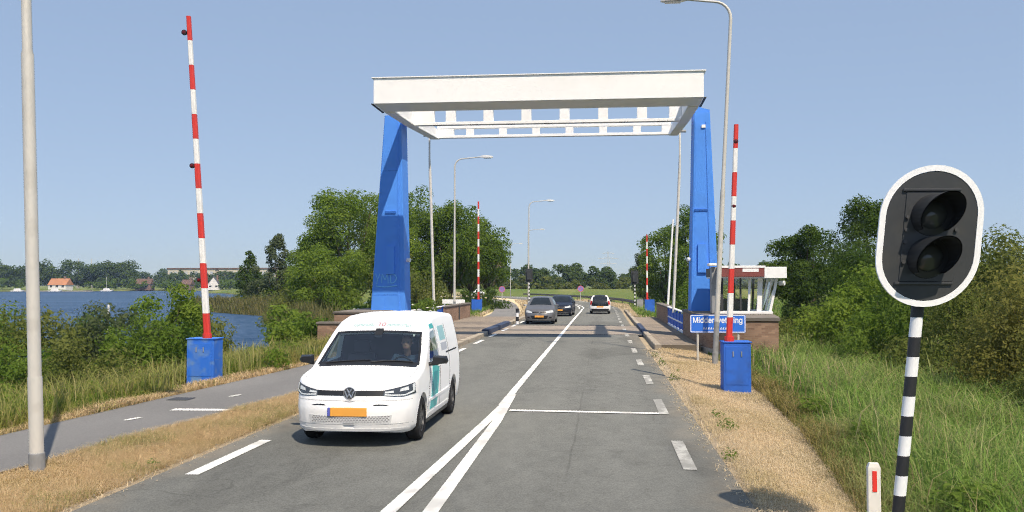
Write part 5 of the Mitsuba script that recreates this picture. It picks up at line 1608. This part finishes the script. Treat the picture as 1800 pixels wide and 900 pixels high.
wood('far_woods', 'tree belt along the opposite lake shore', [(-600, 345), (-420, 360), (-300, 410), (-245, 452)], 300, (7, 14.5), 21, 1.1, 'far', 380)
wood('far_woods', 'lower trees along the shore in front of the cream apartment block', [(-238, 458), (-200, 490), (-150, 520), (-110, 500)], 90, (4.5, 9.5), 26, 1.1, 'far', 330)
wood('far_woods', 'trees in front of the cream apartment block', [(-335, 560), (-250, 575), (-120, 590)], 110, (6.5, 11.5), 28, 1.3, 'far', 330)
wood('shore_scrub', 'green scrub along the opposite waterline', [(-560, 338), (-420, 352), (-330, 380), (-272, 400)], 220, (2, 6), 31, .7, 'mid', 140, 6)
wood('shore_scrub', 'green scrub along the opposite waterline near the gabled house', [(-250, 420), (-222, 447), (-206, 466), (-180, 430)], 120, (1.5, 5), 32, .7, 'mid', 140, 6)
wood('far_woods', 'distant tree line on the horizon beyond the bend', [(-90, 292), (-40, 286), (20, 282), (90, 276), (170, 268)], 230, (4.5, 9.2), 22, .85, 'far', 620)
wood('hedge_row', 'lighter bushes in front of the distant tree line', [(-60, 262), (0, 262), (60, 258), (120, 250)], 46, (2, 5), 27, .6, 'olive', 330, 8)
wood('far_woods', 'faint woods far behind the lake', [(-900, 620), (-600, 700), (-350, 760), (-100, 760), (200, 720), (420, 600)], 420, (9, 16), 23, 2.2, 'far', 90, 40)
wood('hedge_row', 'green bushes along the foot of the dike', [(-50, 225), (-20, 240), (15, 240), (70, 235)], 70, (1.5, 4.5), 24, .6, 'olive', 260, 8)


def house(name, label, x, y, w, d, h, rh, wallm, roofm, rz=0.0, gable_front=False, chim=True):
    r = thing(name, label, 'house')
    P = facing(x, y, rz)
    part(r, 'wall', P(box(-w / 2, w / 2, 0, d, -.6, h)), wallm)
    if gable_front:
        prof = [(-w / 2 - .3, h - .25), (0, h + rh), (w / 2 + .3, h - .25), (w / 2 + .3, h - .02), (0, h + rh + .28), (-w / 2 - .3, h - .02)]
        rf = part(r, 'roof', P(xz_plate(prof, -.3, d + .3)), roofm)
        part(r, 'gable', P(xz_plate([(-w / 2, h), (w / 2, h), (0, h + rh - .05)], .01, d - .01)), wallm)
    else:
        prof = [(-.3, h - .2), (d / 2, h + rh), (d + .3, h - .2)]
        rf = part(r, 'roof', P(yz_plate(prof, -w / 2 - .3, w / 2 + .3)), roofm)
    if chim:
        part(rf, 'chimney', P(box(w * .2, w * .2 + .8, d * .45, d * .45 + .7, h + rh * .5, h + rh + 1.0)), 'wall_brown')
    nwin = max(2, int(w / 3))
    for i in range(nwin):
        xx = -w / 2 + w * (i + .5) / nwin
        wn = part(r, 'window', P(box(xx - .6, xx + .6, -.06, -.003, .9, min(2.2, h - .2))), 'far_pane')
    return r


house('house', 'lake house with a bright orange roof on the opposite shore', -262, 415, 9, 6, 2.2, 3.0, 'wall_white', 'roof_orange')
house('house', 'pale orange roofed house at the left edge of the opposite shore', -325, 400, 6, 6, 2.4, 2.4, 'wall_white', 'roof_orange')
house('house', 'brown low house between the shore trees', -232, 440, 8, 5, 2.6, 2.6, 'wall_brown', 'roof_brown')
house('house', 'dark roofed house with a white gable frame on the opposite shore', -200, 452, 6.0, 7, 2.0, 4.2, 'wall_white', 'roof_grey', .3, True)
house('house', 'small brown roofed house left of the white gable house', -214, 450, 5, 5, 2.4, 2.4, 'wall_brown', 'roof_brown')
house('house', 'white house glimpsed behind the conifers', -160, 500, 8, 7, 4, 3, 'wall_cream', 'roof_brown')
fb = thing('apartment_block', 'long low cream apartment block on the horizon behind the lake', 'building')
for i in range(5):
    x0 = -318 + i * 39
    part(fb, 'wall', box(x0, x0 + 36, 640, 652, -1, 13.4), 'wall_cream')
    part(fb, 'roof', box(x0 - .5, x0 + 36.5, 639.4, 652.5, 13.42, 14.4), 'roof_brown')
    for q in range(9):
        part(fb, 'window', box(x0 + 1.2 + q * 3.9, x0 + 3.4 + q * 3.9, 639.9, 639.99, 9.4, 11.8), 'grey_blue_print')
nh = thing('house', 'pale house between the trees beyond the road bend', 'house')
part(nh, 'wall', box(-46, -36, 318, 326, -1, 8.5), 'wall_cream')
part(nh, 'roof', yz_plate([(317.4, 8.3), (322, 11.0), (326.6, 8.3)], -46.4, -35.6), 'roof_brown')
part(nh, 'window', box(-44, -42, 317.95, 317.99, 5.8, 7.6), 'far_pane')
for i, (x, y, lab) in enumerate([(-252, 405.5, 'white motor boat moored below the orange roofed house'), (-268, 402, 'white boat moored left of the motor boat'), (-282, 397, 'small white boat behind the near lamp pole'), (-298, 393, 'white boat at the left end of the moorings'), (-238, 425, 'low white boat moored by the brown house')]):
    r = thing('boat', lab, 'boat')
    part(r, 'hull', xf(hull([(sx * q, yy, z) for q, yy, z in ((2.8, -1, .5), (2.5, -.8, -.2), (2.8, 1, .5), (2.5, .8, -.2)) for sx in (-1, 1)] + [(3.9, 0, .7)]), (x, y - 8, -1)), 'hull_white')
    part(r, 'cabin', xf(hull([(sx * q, yy, z) for q, z in ((1.5, .5), (1.0, 1.5)) for sx in (-1, 1) for yy in (-.7, .7)]), (x, y - 8, -1)), 'hull_white')
    if i in (2, 4):
        part(r, 'mast', tube([(x, y - 8, -.5), (x, y - 8, 6)], .07, 6), 'plain_white')
rv = struct('quay', cat([box(-310, -235, 399, 400.5, -2, -.55)]), 'concrete', 'pale quay edge on the opposite shore')
wpole = thing('mooring_pole', 'thin pale pole standing in the lake behind the left bushes', 'pole')
part(wpole, 'shaft', tube([(-33.6, 59, -2.5), (-33.5, 59, .85)], .07, 8), 'post_white')
part(wpole, 'cap', tube([(-33.5, 59, .85), (-33.5, 59, .92)], [.085, .03], 8), 'galvanised')
py = thing('pylon', 'faint lattice power pylon on the horizon above the tree line', 'pylon')
PX, PY = 5.0, 880.0
legs, brace = [], []
for sx in (-1, 1):
    for sy in (-1, 1):
        legs.append(tube([(PX + sx * 3.2, PY + sy * 3.2, -1), (PX + sx * 1.0, PY + sy * 1.0, 22), (PX + sx * .5, PY + sy * .5, 34)], .14, 5))
for i in range(7):
    z0, z1 = i * 3.2, i * 3.2 + 3.2
    a, b = 3.2 - 2.2 * z0 / 22, 3.2 - 2.2 * z1 / 22
    for s in (-1, 1):
        brace.append(tube([(PX - s * a, PY - a, z0), (PX + s * b, PY - b, z1)], .08, 4))
part(py, 'leg', cat(legs), 'galvanised')
part(py, 'brace', cat(brace), 'galvanised')
for z, w in ((22, 8), (27, 10), (32, 6)):
    part(py, 'cross_arm', cat([tube([(PX - w, PY, z), (PX, PY, z + 1.2), (PX + w, PY, z)], .12, 5), tube([(PX - w, PY, z), (PX + w, PY, z)], .12, 5)]), 'galvanised')
for i, x in enumerate((-339, -330)):
    mt = thing('mast', 'thin pale mast above the far woods, the %s of the pair' % ('left one', 'right one')[i], 'mast', 'twin masts above the far woods')
    part(mt, 'shaft', tube([(x, 560, 0), (x, 560, 19)], .22, 6), 'galvanised')
    part(mt, 'foot', box(x - .8, x + .8, 559.3, 560.7, -1, 1.5), 'concrete')

# ------------------------------------------------------------------ air
scene['air'] = {'type': 'homogeneous', 'albedo': rgb(.95, .95, .95), 'sigma_t': rgb(.00012, .00016, .00022)}
scene['haze'] = {'type': 'cube', 'to_world': T().translate([150, 1550, 20]).scale([1100, 1720, 26]), 'bsdf': {'type': 'null'}, 'interior': {'type': 'ref', 'id': 'air'}}
labels['haze'] = {'label': 'thin summer haze over the far fields and lake', 'category': 'haze', 'kind': 'stuff'}
scene['camera']['medium'] = {'type': 'ref', 'id': 'air'}
